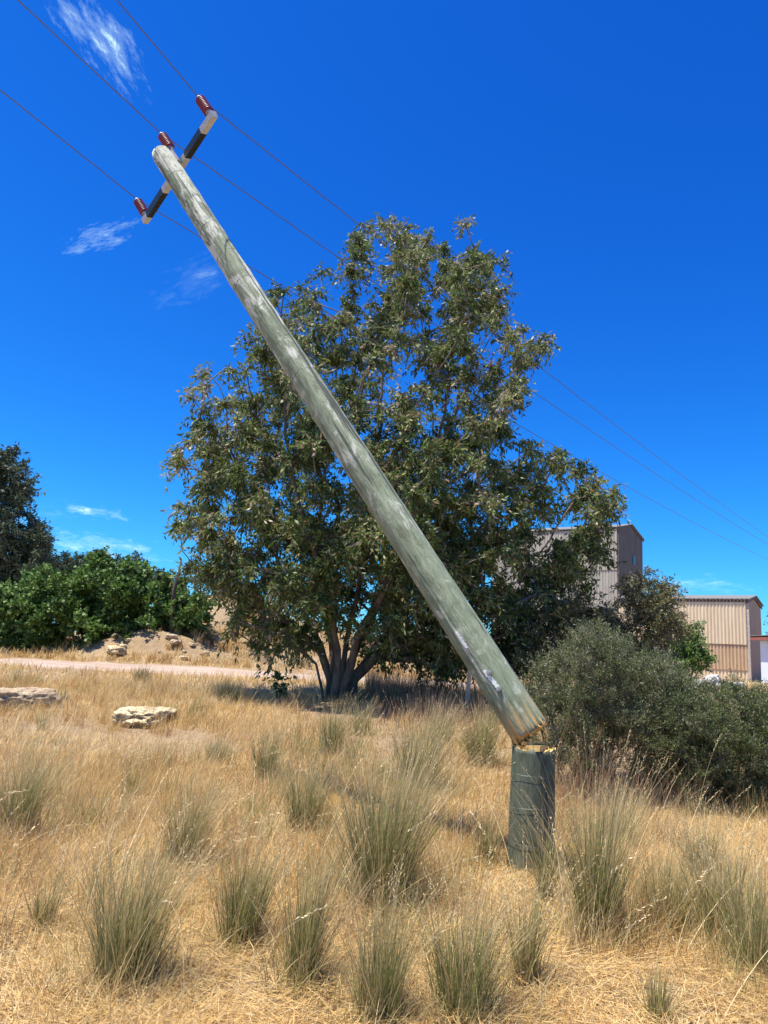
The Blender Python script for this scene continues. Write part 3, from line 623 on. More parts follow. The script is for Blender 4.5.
def building(name, label, cpx, Y, theta, Lf, W, eave, ridge, mf, ms, bands, pitch=.22):
    th = R(theta); c = P(cpx, 660, Y); x, y = c[0], c[1]; gz = float(hterr(x,y))-.3
    A = np.array([x,y,0.]); d1 = np.array([-math.cos(th), math.sin(th), 0.]); n1 = np.array([-math.sin(th), -math.cos(th), 0.])
    d2 = -n1; n2 = -d1
    root = empty(name, (x, y, gz), label, 'building'); O = np.array([x,y,gz])
    loc = lambda p: np.asarray(p)-O
    def fin(mb, nm, ms_): mb.v = [v-O for v in mb.v]; return mb.build(nm, ms_, root)
    roofz = lambda s: eave+(ridge-eave)*(1-abs(s-W/2)/(W/2))
    # front wall in horizontal courses, side walls, back
    mb = MB()
    for (za, zb, mi, off) in bands: corr(mb, A+n1*off, d1, n1, Lf, za if za > 0 else gz, lambda s, zb=zb: zb, pitch, .028, mi)
    fin(mb, 'wall', mf)
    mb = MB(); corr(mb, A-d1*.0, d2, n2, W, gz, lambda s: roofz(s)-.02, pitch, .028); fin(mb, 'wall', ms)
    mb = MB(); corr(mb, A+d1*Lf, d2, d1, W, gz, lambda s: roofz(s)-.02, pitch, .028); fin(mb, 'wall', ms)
    mb = MB(); corr(mb, A+d2*W, d1, d2, Lf, gz, lambda s: eave, pitch, .028); fin(mb, 'wall', mf[:1])
    mb = MB(); ov = .25
    up = np.array([0,0,1.])
    for sgn in (0, 1):           # two corrugated roof planes with thickness
        p0 = A+(d2*-ov if sgn == 0 else d2*(W+ov)); p1 = A+d2*W/2; zl = eave-(ridge-eave)/(W/2)*ov+.05; zr = ridge+.05
        n = int((Lf+2*ov)/.3*2); V = []
        for i in range(n+1):
            s = -ov+(Lf+2*ov)*i/n; o_ = .03*(i%2)
            for dz in (0, -.06):
                V += [p0+d1*s+up*(zl+o_+dz), p1+d1*s+up*(zr+o_+dz)]
        Fc = []
        for i in range(n):
            a = 4*i; Fc += [(a,a+4,a+5,a+1),(a+2,a+3,a+7,a+6),(a,a+2,a+6,a+4)]
        Fc += [(0,1,3,2),(4*n,4*n+2,4*n+3,4*n+1)]
        mb.add(V, Fc)
    fin(mb, 'roof', M_roof)
    mb = MB()                    # fascia, barge boards, corner strip
    mb.box(A+d1*Lf/2+n1*.12+up*(eave-.10), d1*(Lf/2+.1), n1*.03, up*.12)
    for s in (0, 1):
        q0 = A-d1*.12+(d2*-.15 if s == 0 else d2*(W+.15)); q1 = A-d1*.12+d2*W/2; z0 = eave-.16; z1 = ridge-.1
        pts = [q0+up*z0, q1+up*z1]; mid = (pts[0]+pts[1])/2; hv = (pts[1]-pts[0])/2
        mb.box(mid, hv, d1*.03, up*.1)
    fin(mb, 'fascia', M_trim)
    mb = MB(); mb.box(A+up*(eave+gz-.3)/2+n1*.06+n2*.06, d1*.12, n1*.02+d1*0, up*(eave-gz-.35)/2); mb.box(A+up*(eave+gz-.3)/2+n2*.07-n1*.1, n2*.02, n1*.1, up*(eave-gz-.35)/2)
    fin(mb, 'corner_trim', M_post if name == 'corrugated_shed' else M_trim)
    return root, A, d1, d2, n1, n2
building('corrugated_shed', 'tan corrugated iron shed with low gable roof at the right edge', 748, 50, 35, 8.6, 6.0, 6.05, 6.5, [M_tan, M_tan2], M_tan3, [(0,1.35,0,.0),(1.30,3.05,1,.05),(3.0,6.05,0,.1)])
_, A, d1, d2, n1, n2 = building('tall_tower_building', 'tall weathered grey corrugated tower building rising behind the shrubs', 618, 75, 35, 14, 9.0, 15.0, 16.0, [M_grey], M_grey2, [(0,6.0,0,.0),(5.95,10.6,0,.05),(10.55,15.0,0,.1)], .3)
mb = MB(); mb.box(A+d2*5.5+n2*.09+[0,0,12.2], d2*.35, n2*.03, [0,0,.45]); 
root = [o for o in COL.objects if o.name.startswith('tall_tower')][0]
mb.v = [v-np.array(root.location) for v in mb.v]; mb.build('window', plainmat('dusty_glass', (.05,.055,.06), .2), root)
# white building at the right edge
c = P(783, 640, 43); gz = float(hterr(c[0], c[1])); root = empty('white_outbuilding', (c[0],c[1],gz), 'white painted outbuilding with faded red roof edge, cut by the right edge', 'building')
mb = MB(); mb.box([2.5,1.5,1.2],[2.35,0,0],[0,1.4,0],[0,0,1.35]); mb.build('wall', M_wpaint, root)
zz = P(764,634,43)[2]-gz
mb = MB(); mb.box([2.5,1.5,zz-.05],[2.75,0,0],[0,1.8,0],[0,0,.06]); mb.build('roof', M_roof, root)
mb = MB(); mb.box([2.4,-.33,zz-.16],[2.72,0,0],[0,.03,0],[0,0,.12]); mb.box([-.22,1.5,zz-.16],[.03,0,0],[0,1.8,0],[0,0,.12]); mb.build('fascia', M_redp, root)
mb = MB(); mb.box([2.5,1.5,(zz+2.4)/2],[2.3,0,0],[0,1.36,0],[0,0,(zz-2.5)/2+.1]); mb.build('wall', M_wpaint, root)
# pale wall/roof sliver at far left
c = P(-2, 594, 40); gz = float(hterr(c[0], c[1])); root = empty('low_pale_shed', (c[0],c[1],gz), 'low pale shed roof showing above the broadleaf bush at the left edge', 'building')
zz = c[2]-gz
mb = MB(); mb.box([-2,1.5,zz/2-.1],[2.8,0,0],[0,1.4,0],[0,0,zz/2]); mb.build('wall', plainmat('cream_render', (.5,.44,.36), .8), root)
mb = MB(); mb.box([-2,1.5,zz+.02],[3.05,0,0],[0,1.7,0],[0,0,.14]); mb.build('roof', plainmat('pale_pink_roof', (.62,.5,.42), .7), root)
# stake in the grass left of the pole shaft
a = on(467, 14); mb = MB(); mb.box([0,0,.42],[.035,0,0],[0,.02,0],[.03,0,.5]); mb.add([[-.035+.06,-.02,.92],[.035+.03,-.02,.92],[.035+.03,.02,.92],[-.035+.06,.02,.92],[.04,0,1.0]], [(0,1,4),(1,2,4),(2,3,4),(3,0,4)])
o = mb.build('timber_stake', plainmat('pale_timber', (.6,.42,.25), .8)); o.location = a; tag(o, 'short pale timber stake in the russet grass beside the leaning pole', 'stake')

# ------------------------------------------------------------------ the broken pole
def polemat(name, pale, tipz, dark=1.0):
    m, nt, b = mat(name); tc = nt.nodes.new('ShaderNodeTexCoord')
    def mp(sc, loc=(0,0,0)):
        q = nd(nt, 'ShaderNodeMapping', Scale=sc, Location=loc); nt.links.new(tc.outputs['Object'], q.inputs[0]); return q.outputs[0]
    g = noise(nt, mp((1,1,.09)), 30, 8, .78)                   # grain
    big = noise(nt, mp((1,1,.35)), 3.2, 5, .6, .4)            # blotches
    c = ramp(nt, [(.3,(.15*dark,.175*dark,.10*dark)), (.5,(.27*dark,.31*dark,.19*dark)), (.7,(.45*dark,.48*dark,.33*dark))], g).outputs[0]
    c = mixc(nt, ramp(nt, [(.35,.55),(.6,0.0)], big).outputs[0], c, (.125*dark,.16*dark,.085*dark))
    sx = nt.nodes.new('ShaderNodeSeparateXYZ'); nt.links.new(tc.outputs['Object'], sx.inputs[0])
    if pale:
        # bleached, flaking upper length: more pale patches the higher up
        up = nd(nt, 'ShaderNodeMapRange'); up.inputs[1].default_value = 1.0; up.inputs[2].default_value = tipz; up.inputs[3].default_value = .0; up.inputs[4].default_value = .15
        nt.links.new(sx.outputs[2], up.inputs[0])
        fl = noise(nt, mp((1,1,.28), (3,5,1)), 7.5, 7, .62, .8)
        ad = nd(nt, 'ShaderNodeMath', _operation='ADD'); nt.links.new(fl, ad.inputs[0]); nt.links.new(up.outputs[0], ad.inputs[1])
        msk = ramp(nt, [(.6,0.0),(.66,.85)], ad.outputs[0]).outputs[0]
        c = mixc(nt, msk, c, ramp(nt, [(.3,(.52,.51,.40)),(.7,(.76,.75,.62))], noise(nt, mp((1,1,.2)), 40, 6, .7)).outputs[0])
        fl2 = noise(nt, mp((1,1,.5), (8,1,3)), 13, 6, .7, 1.2); c = mixc(nt, ramp(nt, [(.64,0.0),(.68,.7)], fl2).outputs[0], c, (.11,.115,.07))
    md = noise(nt, mp((1,1,.45), (2,9,4)), 11, 7, .72, .5)     # scuffs and stains of a hand's width
    c = mixc(nt, ramp(nt, [(.36,.7),(.47,0.0)], md).outputs[0], c, (.10*dark,.115*dark,.06*dark))
    c = mixc(nt, ramp(nt, [(.56,0.0),(.62,.55 if pale else .25)], md).outputs[0], c, (.56*dark,.56*dark,.43*dark))
    fg = noise(nt, mp((1,1,.12)), 95, 5, .7); c = mixc(nt, ramp(nt, [(.35,.45),(.5,0.0)], fg).outputs[0], c, (.09*dark,.09*dark,.055*dark))
    # knot whorls: thin dark arcs at regular heights, wavy
    wv = noise(nt, mp((1,1,.2)), 5, 2)
    a1 = nd(nt, 'ShaderNodeMath', _operation='MULTIPLY_ADD'); nt.links.new(wv, a1.inputs[0]); a1.inputs[1].default_value = .16; nt.links.new(sx.outputs[2], a1.inputs[2])
    a2 = nd(nt, 'ShaderNodeMath', _operation='MODULO'); nt.links.new(a1.outputs[0], a2.inputs[0]); a2.inputs[1].default_value = .43 if pale else .52
    a3 = nd(nt, 'ShaderNodeMath', _operation='LESS_THAN'); nt.links.new(a2.outputs[0], a3.inputs[0]); a3.inputs[1].default_value = .012
    brk = noise(nt, mp((1,1,1)), 9, 3); mm = nd(nt, 'ShaderNodeMath', _operation='MULTIPLY'); nt.links.new(a3.outputs[0], mm.inputs[0]); nt.links.new(ramp(nt, [(.42,0.0),(.55,.8 if pale else .35)], brk).outputs[0], mm.inputs[1])
    hi = nd(nt, 'ShaderNodeMapRange'); hi.inputs[1].default_value = 2.6 if pale else -1; hi.inputs[2].default_value = 4.0 if pale else -.5; nt.links.new(sx.outputs[2], hi.inputs[0])
    m4 = nd(nt, 'ShaderNodeMath', _operation='MULTIPLY'); nt.links.new(mm.outputs[0], m4.inputs[0]); nt.links.new(hi.outputs[0], m4.inputs[1])
    c = mixc(nt, m4.outputs[0], c, (.05,.05,.035))
    # drying checks along the grain
    ck = noise(nt, mp((1,1,.03)), 17, 3, .5); ckm = ramp(nt, [(.36,.9),(.385,0.0)], ck).outputs[0]
    c = mixc(nt, ckm, c, (.05,.055,.04))
    if pale: 
        o2 = nd(nt, 'ShaderNodeMapRange'); o2.inputs[1].default_value = .30; o2.inputs[2].default_value = .05; nt.links.new(sx.outputs[2], o2.inputs[0])
        g2 = noise(nt, mp((1,1,.05)), 30, 5, .6); m2 = nd(nt, 'ShaderNodeMath', _operation='MULTIPLY'); nt.links.new(o2.outputs[0], m2.inputs[0]); nt.links.new(ramp(nt, [(.45,0.0),(.52,1.0)], g2).outputs[0], m2.inputs[1])
        c = mixc(nt, m2.outputs[0], c, (.5,.3,.11))            # green skin torn off near the break
    nt.links.new(c, b.inputs['Base Color']); b.inputs['Roughness'].default_value = .75
    h = nd(nt, 'ShaderNodeMath', _operation='SUBTRACT'); nt.links.new(g, h.inputs[0]); nt.links.new(ckm, h.inputs[1])
    bump(nt, b, h.outputs[0], .7, .012); return m
M_shaft = polemat('treated_pine_weathered', True, 7.0); M_stump = polemat('treated_pine_dark', False, 1, .42)
def splintmat():
    m, nt, b = mat('fresh_splintered_wood'); v = mapped(nt, (1,1,.1)); n = noise(nt, v, 40, 6, .7)
    nt.links.new(ramp(nt, [(.3,(.3,.15,.04)),(.5,(.65,.42,.14)),(.7,(.82,.64,.3))], n).outputs[0], b.inputs['Base Color'])
    b.inputs['Roughness'].default_value = .8; bump(nt, b, n, .8, .02); return m
M_spl = splintmat()
sB = on(530, Yof(872, 530)); sT = P(533.5, 748, sB[1]); sR = .163
print('stump', sB, sT)
# stump
def lathe_pole(p0, p1, r0, r1, n=48, k=40, wob=.006, endcut=None):
    L = np.linalg.norm(p1-p0); V = []; a = np.arange(n)*2*math.pi/n
    for i in range(k+1):
        z = L*i/k; r = r0+(r1-r0)*i/k; rr = r*(1+.012*np.sin(2*a+1)+wob/r*fbm(np.cos(a)*1.5+3, np.sin(a)*1.5, z*1.1+7)*1.2)
        V.append(np.stack([rr*np.cos(a), rr*np.sin(a), 0*a+z], 1))
    return V, L
def axis_mat(p0, p1):
    z = Vector((p1-p0).tolist()).normalized(); x = Vector((0,-1,0)); x = (x-z*x.dot(z)).normalized(); y = z.cross(x)
    M = Matrix((x, y, z)).transposed().to_4x4(); M.translation = Vector(p0.tolist()); return M
def rings_mesh(V, capm, name, mats, parent, jag0=None, jag1=None, capdome=.0):
    n = len(V[0]); k = len(V)-1; Vn = np.concatenate(V); Fc = []; mi = []
    for i in range(k):
        for j in range(n): Fc.append((i*n+j, i*n+(j+1)%n, (i+1)*n+(j+1)%n, (i+1)*n+j)); mi.append(0)
    def cap(ring, zc, flip, m_, depth, seed):
        nonlocal Vn, Fc, mi
        prev = ring; base = Vn[ring]
        for f in (.8, .55, .3, .1):
            q = base*np.array([f,f,1]); q[:,2] = zc*(1-f)+base[:,2]*f+depth*fbm(q[:,0]*22+seed, q[:,1]*22, 5.)*2
            idx = np.arange(len(Vn), len(Vn)+n); Vn = np.concatenate([Vn, q])
            for j in range(n):
                t = (prev[j], prev[(j+1)%n], idx[(j+1)%n], idx[j]); Fc.append(tuple(int(x) for x in (t[::-1] if flip else t))); mi.append(m_)
            prev = idx
        Fc.append(tuple(int(x) for x in (prev[::-1] if flip else prev))); mi.append(m_)
    cap(np.arange(k*n, (k+1)*n), Vn[k*n:(k+1)*n,2].mean()+capdome, False, capm[1], jag1 or 0, 3)
    cap(np.arange(0, n), Vn[:n,2].mean(), True, capm[0], jag0 or 0, 8)
    me = bpy.data.meshes.new(name); me.from_pydata(Vn.tolist(), [], Fc)
    for q in mats: me.materials.append(q)
    me.polygons.foreach_set('material_index', mi); me.polygons.foreach_set('use_smooth', [m_ == 0 for m_ in mi]); me.update()
    return ob(name, me, parent)
root = empty('pole_stump', sB, 'short upright dark green stump of the snapped utility pole', 'pole stump')
p0 = sB-np.array([0,0,.35]); 
V, L = lathe_pole(p0, sT, .182, sR)
a = np.arange(48)*2*math.pi/48
V[-1][:,2] += .012*fbm(np.cos(a)*5, np.sin(a)*5, 2)*2
o = rings_mesh(V, (1,1), 'shaft', [M_stump, M_spl], root, 0, .012)
root.matrix_world = Matrix.Translation(Vector(sB.tolist())); Mx = axis_mat(p0, sT); o.matrix_local = Matrix.Translation(Vector((-sB).tolist())) @ Mx
# splinters of the stump's broken rim and a torn slab on top
def splinters(cnt, rr, zlo, zhi, seed, down=False, arc=(0, 2*math.pi), rad_in=.6):
    r_ = np.random.default_rng(seed); mb = MB()
    for i in range(cnt):
        t = r_.uniform(*arc); q = rr*r_.uniform(rad_in, .98); h = r_.uniform(zlo, zhi); w = r_.uniform(.006,.018); th = r_.uniform(.003,.008)
        c = np.array([q*math.cos(t), q*math.sin(t), 0]); tx = np.array([-math.sin(t), math.cos(t), 0]); nx_ = np.array([math.cos(t), math.sin(t), 0]); s = -1 if down else 1
        tip = c+np.array([r_.normal(0,.012), r_.normal(0,.012), s*h])
        b0 = -s*.03
        V_ = [c-tx*w-nx_*th+[0,0,b0], c+tx*w-nx_*th+[0,0,b0], c+tx*w+nx_*th+[0,0,b0], c-tx*w+nx_*th+[0,0,b0],
              (c+tip)/2-tx*w*.7-nx_*th, (c+tip)/2+tx*w*.7-nx_*th, (c+tip)/2+tx*w*.7+nx_*th, (c+tip)/2-tx*w*.7+nx_*th, tip]
        mb.add(V_, [(0,1,5,4),(1,2,6,5),(2,3,7,6),(3,0,4,7),(4,5,8),(5,6,8),(6,7,8),(7,4,8),(3,2,1,0)])
    return mb
spl = splinters(46, sR, .008, .035, 4); 
for (x, y, z, sx_, sy_, sz_, rz) in [(.03,-.06,.012,.10,.035,.012,.2),(-.04,.03,.02,.07,.05,.014,-.5),(.11,.01,.012,.045,.06,.022,.9),(-.02,-.11,.006,.09,.025,.01,-.05),(.02,-.02,.034,.06,.03,.012,.4),(.03,-.07,.036,.075,.045,.013,.15),(-.01,.05,.03,.05,.055,.011,-.3),(.05,.0,.052,.04,.06,.009,.1)]:
    c_, s_ = math.cos(rz), math.sin(rz); spl.box([x,y,z],[sx_*c_,sx_*s_,.004],[-sy_*s_,sy_*c_,-.003],[0,.002,sz_])
o2 = spl.build('splintered_rim', M_spl, root); T2 = axis_mat(p0, sT); T2.translation = Vector(sT.tolist()); o2.matrix_local = Matrix.Translation(Vector((-sB).tolist())) @ T2
M_tie = plainmat('dull_wire', (.2,.21,.19), .5, .6)
for z in (.22, .47, .70):               # wire ties round the stump
    mb = MB(); r = .171+.012*(1-z); aa = np.linspace(0, 2*math.pi, 49); mb.tube(np.stack([r*np.cos(aa), r*np.sin(aa), z+.006*np.sin(aa*2+z*9)], 1), .0011, 5, cap=False)
    mb.build('wire_tie', M_tie, root)

# leaning shaft
dep = lambda px, py, D: np.array([0,0,EYE])+ray(px, py)*D             # camera-axis depth D
B = P(530, 732, sB[1]+.01); Tp = dep(161, 153, 8.35)
Lp = np.linalg.norm(Tp-B); print('pole length', Lp, 'top', Tp, 'stump y', sB[1])
pr0, pr1 = .153, .114
proot = empty('utility_pole', B, 'long weathered timber power pole snapped at its foot and leaning far left', 'power pole')
V, L = lathe_pole(B, Tp, pr0, pr1, 112, 220, .007)
n = 112; a = np.arange(n)*2*math.pi/n
Mx = axis_mat(B, Tp); Mi = Mx.inverted()
# broken foot: torn to a lip that touches the stump (lowest side), ragged
down = Mi.to_3x3() @ Vector((0,0,-1)); da = math.atan2(down.y, down.x)
camd = Mi.to_3x3() @ Vector((-.1,-1,0)); ca = math.atan2(camd.y, camd.x)
jag = -.008*np.cos(a-da)-.01+.03*fbm(np.cos(a)*6, np.sin(a)*6, 4)*1.4
for i in range(12): V[i][:,2] = V[i][:,2]*(1) + jag*(1-i/12)
V[0][:,:2] *= .97
V[-1][:,:2] *= .86; V[-2][:,:2] *= .96; V[-1][:,2] += .02*np.cos(a-da)
grooves = [(rng.uniform(0, 2*math.pi), rng.uniform(0, Lp), rng.uniform(.5, 1.8), rng.uniform(.004,.009)) for _ in range(60)]
for i in range(len(V)):
    zz0 = Lp*i/(len(V)-1); rr_ = np.hypot(V[i][:,0], V[i][:,1]); off = np.zeros(n)
    for (ga, gz_, gl, gd) in grooves:
        if abs(zz0-gz_) < gl/2:
            da_ = (a-ga-.15*math.sin(zz0*2+ga)+math.pi)%(2*math.pi)-math.pi; off -= gd*np.exp(-(da_/.07)**2)*math.cos(math.pi*(zz0-gz_)/gl)
    off += .004*math.exp(-(((zz0+.05) % .62)-.31)**2/.003)*(1 if zz0 > .6 else 0)
    V[i][:,:2] *= ((rr_+off)/rr_)[:,None]
shaft = rings_mesh(V, (1,0), 'shaft', [M_shaft, M_spl], proot, .03, .003, -.004)
proot.matrix_world = Mx; 
mb = splinters(80, pr0, .01, .06, 11, True, rad_in=.35)
gd = np.array(down)                       # long fibres that still tie the lower lip to the stump
for q_ in range(26):
    t = da+rng.normal(0, .45); r = pr0*rng.uniform(.7,1.0); c = np.array([r*math.cos(t), r*math.sin(t), rng.uniform(.0,.03)]); e = c+gd*rng.uniform(.03,.075)+rng.normal(0,.006,3)
    mb.tube([c, (c+e)/2+rng.normal(0,.003,3), e], [rng.uniform(.004,.009), .004, .0012], 5)
sp = mb.build('splintered_end', M_spl, proot)
me = sp.data
for v in me.vertices:
    t = math.atan2(v.co.y, v.co.x); v.co.z += -.008*math.cos(t-da)+.012
# pale peeled plate and bolts near the foot, small pale tag above it
M_lead = plainmat('pale_lead_plate', (.78,.78,.70), .7, .0, .3, 30); M_bolt = plainmat('galvanised_steel', (.36,.36,.35), .6, .5, .2, 30); M_dark = plainmat('shadowed_steel', (.12,.12,.12), .5, .5)
def on_shaft(px, py):                    # local angle + height on the shaft seen at pixel
    o_ = np.array([0,0,EYE]); d = ray(px, py); d /= np.linalg.norm(d); Mi_ = np.array(Mi)
    lo = Mi_[:3,:3]@o_+Mi_[:3,3]; ld = Mi_[:3,:3]@d
    A_ = ld[0]**2+ld[1]**2; B_ = lo[0]*ld[0]+lo[1]*ld[1]; t = -B_/A_
    for _ in range(12):
        z = lo[2]+ld[2]*t; r = pr0+(pr1-pr0)*z/Lp; C_ = lo[0]**2+lo[1]**2-r*r; t = (-B_-math.sqrt(max(0, B_*B_-A_*C_)))/A_
    q = lo+ld*t; return math.atan2(q[1], q[0]), q[2]
def patch(name, cx, cy, px2, py2, wdt, m, lift=.003):
    t0, z0 = on_shaft(cx, cy); t1, z1 = on_shaft(px2, py2); K = 14; V_ = []; Fc = []
    for i in range(K+1):
        f = i/K; tt = t0+(t1-t0)*f; z = z0+(z1-z0)*f; r = pr0+(pr1-pr0)*z/Lp+lift+.003
        hw = wdt/r*(.55+.45*math.sin(math.pi*f)**.5)*(1+.25*math.sin(i*2.3)); 
        for s in (-1,-.33,.33,1): V_.append([r*math.cos(tt+s*hw), r*math.sin(tt+s*hw), z])
    for s in V_[:]: V_.append([s[0]*(1-.006/pr0), s[1]*(1-.006/pr0), s[2]])
    N = 4*(K+1)
    for i in range(K):
        for j in range(3):
            q = 4*i+j; Fc += [(q,q+1,q+5,q+4),(N+q,N+q+4,N+q+5,N+q+1)]
        Fc += [(4*i, 4*i+4, N+4*i+4, N+4*i),(4*i+3, N+4*i+3, N+4*i+7, 4*i+7)]
    Fc += [(0,N,N+3,3),(4*K,4*K+3,N+4*K+3,N+4*K)]
    mb = MB(); mb.add(V_, Fc); return mb.build(name, m, proot)
pl = patch('metal_plate', 484, 670, 500, 690, .016, M_lead); patch('metal_plate', 456, 632, 467, 648, .012, M_lead)
for px, py in ((489,673),(499,689)):
    t, z = on_shaft(px, py); r = pr0+(pr1-pr0)*z/Lp; c = np.array([r*math.cos(t), r*math.sin(t), z]); nrm = np.array([math.cos(t), math.sin(t), 0])
    mb = MB(); mb.tube([c, c+nrm*.016], .02, 16); mb.tube([c+nrm*.014, c+nrm*.034], .012, 6); mb.build('bolt', M_bolt, proot)
# crossarm
E1 = dep(211, 113, 7.72); E2 = dep(142, 221, 9.15)
L1 = np.array(Mi @ Vector(E1.tolist())); L2 = np.array(Mi @ Vector(E2.tolist()))
Cl = (L1-L2)/np.linalg.norm(L1-L2); armL = np.linalg.norm(L1-L2)/2; arm0 = (L1+L2)/2; ct_ = 0.0
u_ = np.array([0,0,1.]); up = u_-Cl*np.dot(u_, Cl); up /= np.linalg.norm(up); Nl = np.cross(up, Cl)
if np.dot(Nl, [math.cos(ca), math.sin(ca), 0]) > 0: Nl = -Nl
tq = np.dot(-arm0[:2], Cl[:2])/np.dot(Cl[:2], Cl[:2]); cr = arm0+Cl*tq; zc = cr[2]        # where the arm passes the shaft axis
gap = np.dot(cr, Nl)-(pr1+.038); arm0 = arm0-Nl*gap
M_wht = plainmat('white_fibreglass', (.5,.5,.49), .5, 0, .15, 10); M_blk = plainmat('black_sleeve', (.02,.02,.022), .4, 0, .2)
aroot = MB()
aroot.box(arm0, Cl*armL, Nl*.034, up*.034)
arm = aroot.build('crossarm', M_wht, proot)
for s0, s1 in ((.30*armL,.72*armL), (-.86*armL,-.36*armL)):
    mb = MB(); mb.box(arm0+Cl*(s0+s1)/2+Cl*ct_, Cl*(s1-s0)/2, Nl*.0365, up*.0365); mb.build('black_sleeve', M_blk, arm)
ac = arm0+Cl*tq; mb = MB(); mb.tube([ac+Nl*.07, ac-Nl*(pr1*2+.09)], .008, 8); mb.build('bolt', M_bolt, proot)
M_ins = plainmat('glazed_maroon_porcelain', (.15,.01,.03), .45, 0, .3, 4, .0)
tipsL = []
for (bp, tall) in ((arm0+Cl*(ct_+armL-.06)+up*.034, 0), (np.array([0,0,Lp-.12])+Nl*(pr1*.6)+Cl*(pr1*.9), .07), (arm0-Cl*(armL-ct_-.07)+up*.034, 0)):
    mb = MB(); h0 = .05+tall; zz_ = [0]; prof = []
    for i in range(9):
        z = h0+.0245*i; prof += [(z, .030), (z+.007, .056), (z+.013, .058), (z+.018, .034)]
    zt = prof[-1][0]; prof = [(h0-.012, .028)]+prof+[(zt+.006, .03)]
    mb.tube([bp+u_*z for z, r in prof], [r for z, r in prof], 20); ins = mb.build('insulator', M_ins, proot, smooth=True)
    mb = MB(); mb.tube([bp-u_*(.03+tall*1.2), bp+u_*(h0-.03), bp+u_*(h0-.028), bp+u_*(h0-.008)], [.014,.014,.034,.036], 16); mb.build('steel_pin', M_bolt, ins)
    mb = MB(); mb.tube([bp+u_*(zt+.004), bp+u_*(zt+.022), bp+u_*(zt+.04), bp+u_*(zt+.066)], [.034,.036,.026,.012], 16); mb.build('metal_cap', M_bolt, ins)
    tipsL.append(np.array(Mx @ Vector((bp+u_*(zt+.062)).tolist())))
tc0 = Nl*.6+Cl*.9; tc0[2] = 0; tc0 /= np.linalg.norm(tc0); tt0 = np.array([-tc0[1],tc0[0],0]); mb = MB(); mb.box(np.array([0,0,Lp-.18])+tc0*(pr1+.008), tt0*.03, tc0*.012, u_*.10); mb.build('top_bracket', M_bolt, proot)
for t in tipsL: print('tip px', proj(t))
# conductors
M_wire = plainmat('dull_aluminium_wire', (.14,.14,.15), .5, .7, .1)
def solve_left(Sx, px, py, slope):
    best = None
    for D in np.linspace(3, 12, 900):
        p = dep(px, py, D); d = np.hypot(p[0]-Sx[0], p[1]-Sx[1]); e = abs(p[2]-Sx[2]-slope*d)
        if p[1] < Sx[1] and (best is None or e < best[0]): best = (e, p)
    return best[1]
ends = [((118,0),(890,602),1.0,'uppermost overhead wire, running over the upper end insulator of the crossarm'),
        ((20,0),(890,602),.9,'middle overhead wire, running over the insulator at the pole top'),
        ((0,88),(880,598),1.0,'lowest overhead wire, running over the lower end insulator of the crossarm')]
for Sx, (lp, rp, sag, lab) in zip(tipsL, ends):
    mb = MB(); pl_ = solve_left(Sx, lp[0], lp[1], .10); dv = pl_-Sx; dv /= np.linalg.norm(dv[:2]); Lw = 38
    pts = []
    for t in np.linspace(1, 0, 40)[:-1]:
        s_ = t*Lw; pts.append(Sx+dv*s_+np.array([0,0,-.35*4*t*(1-t)*.3]))
    E = P(rp[0], rp[1], 60)
    for t in np.linspace(0, 1, 90)**1.5: pts.append(Sx+(E-Sx)*t-np.array([0,0,sag*4*t*(1-t)]))
    mb.tube(pts, .0062, 6); o = mb.build('power_line', M_wire); tag(o, lab, 'overhead wire', 'overhead wires on the broken pole')
    print('wire mid', [tuple(round(v) for v in proj(Sx+(E-Sx)*t-np.array([0,0,sag*4*t*(1-t)]))) for t in (.03,.1,.2,.36)])

# ------------------------------------------------------------------ sky, sun, render settings
SUN = Vector((-.29,-.10,.95)).normalized()
el = math.asin(SUN.z); az = math.atan2(SUN.x, SUN.y)
w = bpy.data.worlds.new('World'); S.world = w; w.use_nodes = True; nt = w.node_tree; bg = nt.nodes['Background']
sky = nt.nodes.new('ShaderNodeTexSky'); sky.sky_type = 'NISHITA'; sky.sun_disc = False; sky.sun_elevation = el; sky.sun_rotation = az
sky.altitude = 100; sky.air_density = 1.0; sky.dust_density = .25; sky.ozone_density = 2.5
sp = nt.nodes.new('ShaderNodeSeparateColor'); nt.links.new(sky.outputs[0], sp.inputs[0]); cbn = nt.nodes.new('ShaderNodeCombineColor')
for i_, (k_, e_) in enumerate(((.034,2.05), (.29,1.42), (1.08,.97))):       # the deep saturated blue of the day, clearer overhead than at the horizon
    pw = nd(nt, 'ShaderNodeMath', _operation='POWER'); nt.links.new(sp.outputs[i_], pw.inputs[0]); pw.inputs[1].default_value = e_
    ml = nd(nt, 'ShaderNodeMath', _operation='MULTIPLY'); nt.links.new(pw.outputs[0], ml.inputs[0]); ml.inputs[1].default_value = k_; nt.links.new(ml.outputs[0], cbn.inputs[i_])
c = cbn.outputs[0]
tc = nt.nodes.new('ShaderNodeTexCoord'); gen = tc.outputs['Generated']
cm = None
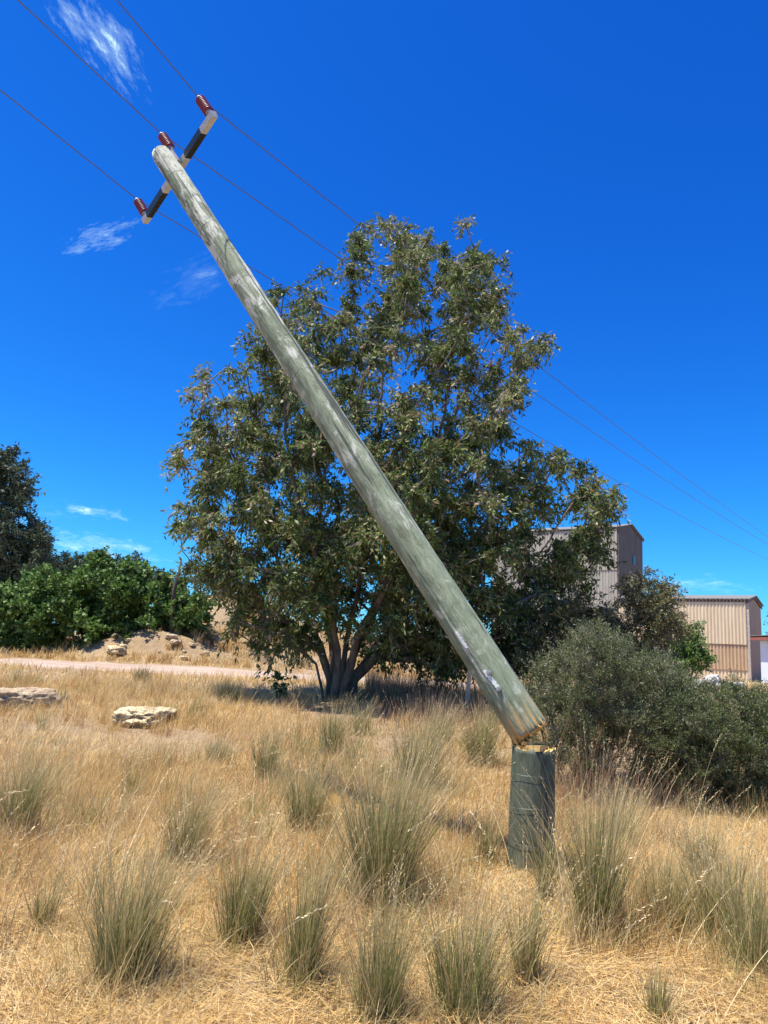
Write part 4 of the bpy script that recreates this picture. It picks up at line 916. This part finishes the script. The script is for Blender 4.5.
def cloud(px, py, sx, sy, rot, strength, sc, thr):
    global cm
    d = Vector(ray(px, py).tolist()).normalized(); xr = Vector((MCn[:,0]).tolist()); yr = d.cross(xr).normalized()*1; xr = yr.cross(d).normalized()
    if yr.z < 0: yr = -yr
    a_ = R(rot); X_ = xr*math.cos(a_)+yr*math.sin(a_); Y_ = -xr*math.sin(a_)+yr*math.cos(a_)
    def dot(v, s_):
        n_ = nd(nt, 'ShaderNodeVectorMath', _operation='DOT_PRODUCT'); nt.links.new(gen, n_.inputs[0]); n_.inputs[1].default_value = tuple(v); 
        m_ = nd(nt, 'ShaderNodeMath', _operation='MULTIPLY'); nt.links.new(n_.outputs['Value'], m_.inputs[0]); m_.inputs[1].default_value = 1/s_; return m_.outputs[0]
    cx_, cy_ = dot(X_, 1), dot(Y_, 1)
    cb = nt.nodes.new('ShaderNodeCombineXYZ'); nt.links.new(dot(X_, sx/F), cb.inputs[0]); nt.links.new(dot(Y_, sy/F), cb.inputs[1])
    ln = nd(nt, 'ShaderNodeVectorMath', _operation='LENGTH'); nt.links.new(cb.outputs[0], ln.inputs[0])
    fall = ramp(nt, [(0,1.0),(.45,.7),(1,0.0)], ln.outputs['Value']).outputs[0]
    front = nd(nt, 'ShaderNodeMath', _operation='GREATER_THAN'); nt.links.new(dot(d, 1), front.inputs[0]); front.inputs[1].default_value = .5
    cc = nt.nodes.new('ShaderNodeCombineXYZ'); 
    nt.links.new(cx_, cc.inputs[0]); nt.links.new(dot(Y_, .33), cc.inputs[1]); cc.inputs[2].default_value = px*.37
    nn = noise(nt, cc.outputs[0], sc, 12, .74, .25)
    sh = nd(nt, 'ShaderNodeMath', _operation='MULTIPLY_ADD'); nt.links.new(fall, sh.inputs[0]); sh.inputs[1].default_value = .36; nt.links.new(nn, sh.inputs[2])
    ms = nd(nt, 'ShaderNodeMath', _operation='MULTIPLY'); nt.links.new(ramp(nt, [(0,0.0),(.12,1.0)], fall).outputs[0], ms.inputs[0]); nt.links.new(ramp(nt, [(thr+.38,0.0),(thr+.52,.22),(thr+.78,1.0)], sh.outputs[0]).outputs[0], ms.inputs[1])
    m2 = nd(nt, 'ShaderNodeMath', _operation='MULTIPLY'); nt.links.new(ms.outputs[0], m2.inputs[0]); m2.inputs[1].default_value = strength
    m3 = nd(nt, 'ShaderNodeMath', _operation='MULTIPLY'); nt.links.new(m2.outputs[0], m3.inputs[0]); nt.links.new(front.outputs[0], m3.inputs[1])
    if cm is None: cm = m3.outputs[0]
    else:
        ad = nd(nt, 'ShaderNodeMath', _operation='ADD', _use_clamp=True); nt.links.new(cm, ad.inputs[0]); nt.links.new(m3.outputs[0], ad.inputs[1]); cm = ad.outputs[0]
cloud(100, 34, 92, 40, -60, .85, 17, .36)
cloud(100, 237, 58, 24, 18, .8, 26, .36)
cloud(195, 278, 75, 34, 20, .18, 24, .36)
cloud(85, 510, 60, 18, -12, .95, 30, .36)
cloud(100, 546, 100, 22, -8, .95, 26, .34)
cloud(690, 586, 100, 20, -5, .6, 24, .36)
cloud(20, 520, 60, 25, 0, .3, 24, .36)
c = mixc(nt, cm, c, (5.0,7.0,7.0))
nt.links.new(c, bg.inputs[0]); bg.inputs[1].default_value = .117
sl = bpy.data.lights.new('sun', 'SUN'); sl.energy = 5.0; sl.angle = R(.5); sl.color = (1,.95,.84)
so = bpy.data.objects.new('sun', sl); COL.objects.link(so); so.rotation_euler = SUN.to_track_quat('Z','Y').to_euler(); so.location = (0,0,30)
S.render.engine = 'CYCLES'; S.cycles.max_bounces = 6; S.cycles.transparent_max_bounces = 4
vs = S.view_settings; vs.view_transform = 'Standard'; vs.look = 'None'; vs.gamma = 1; vs.exposure = 0.75; vs.use_curve_mapping = False
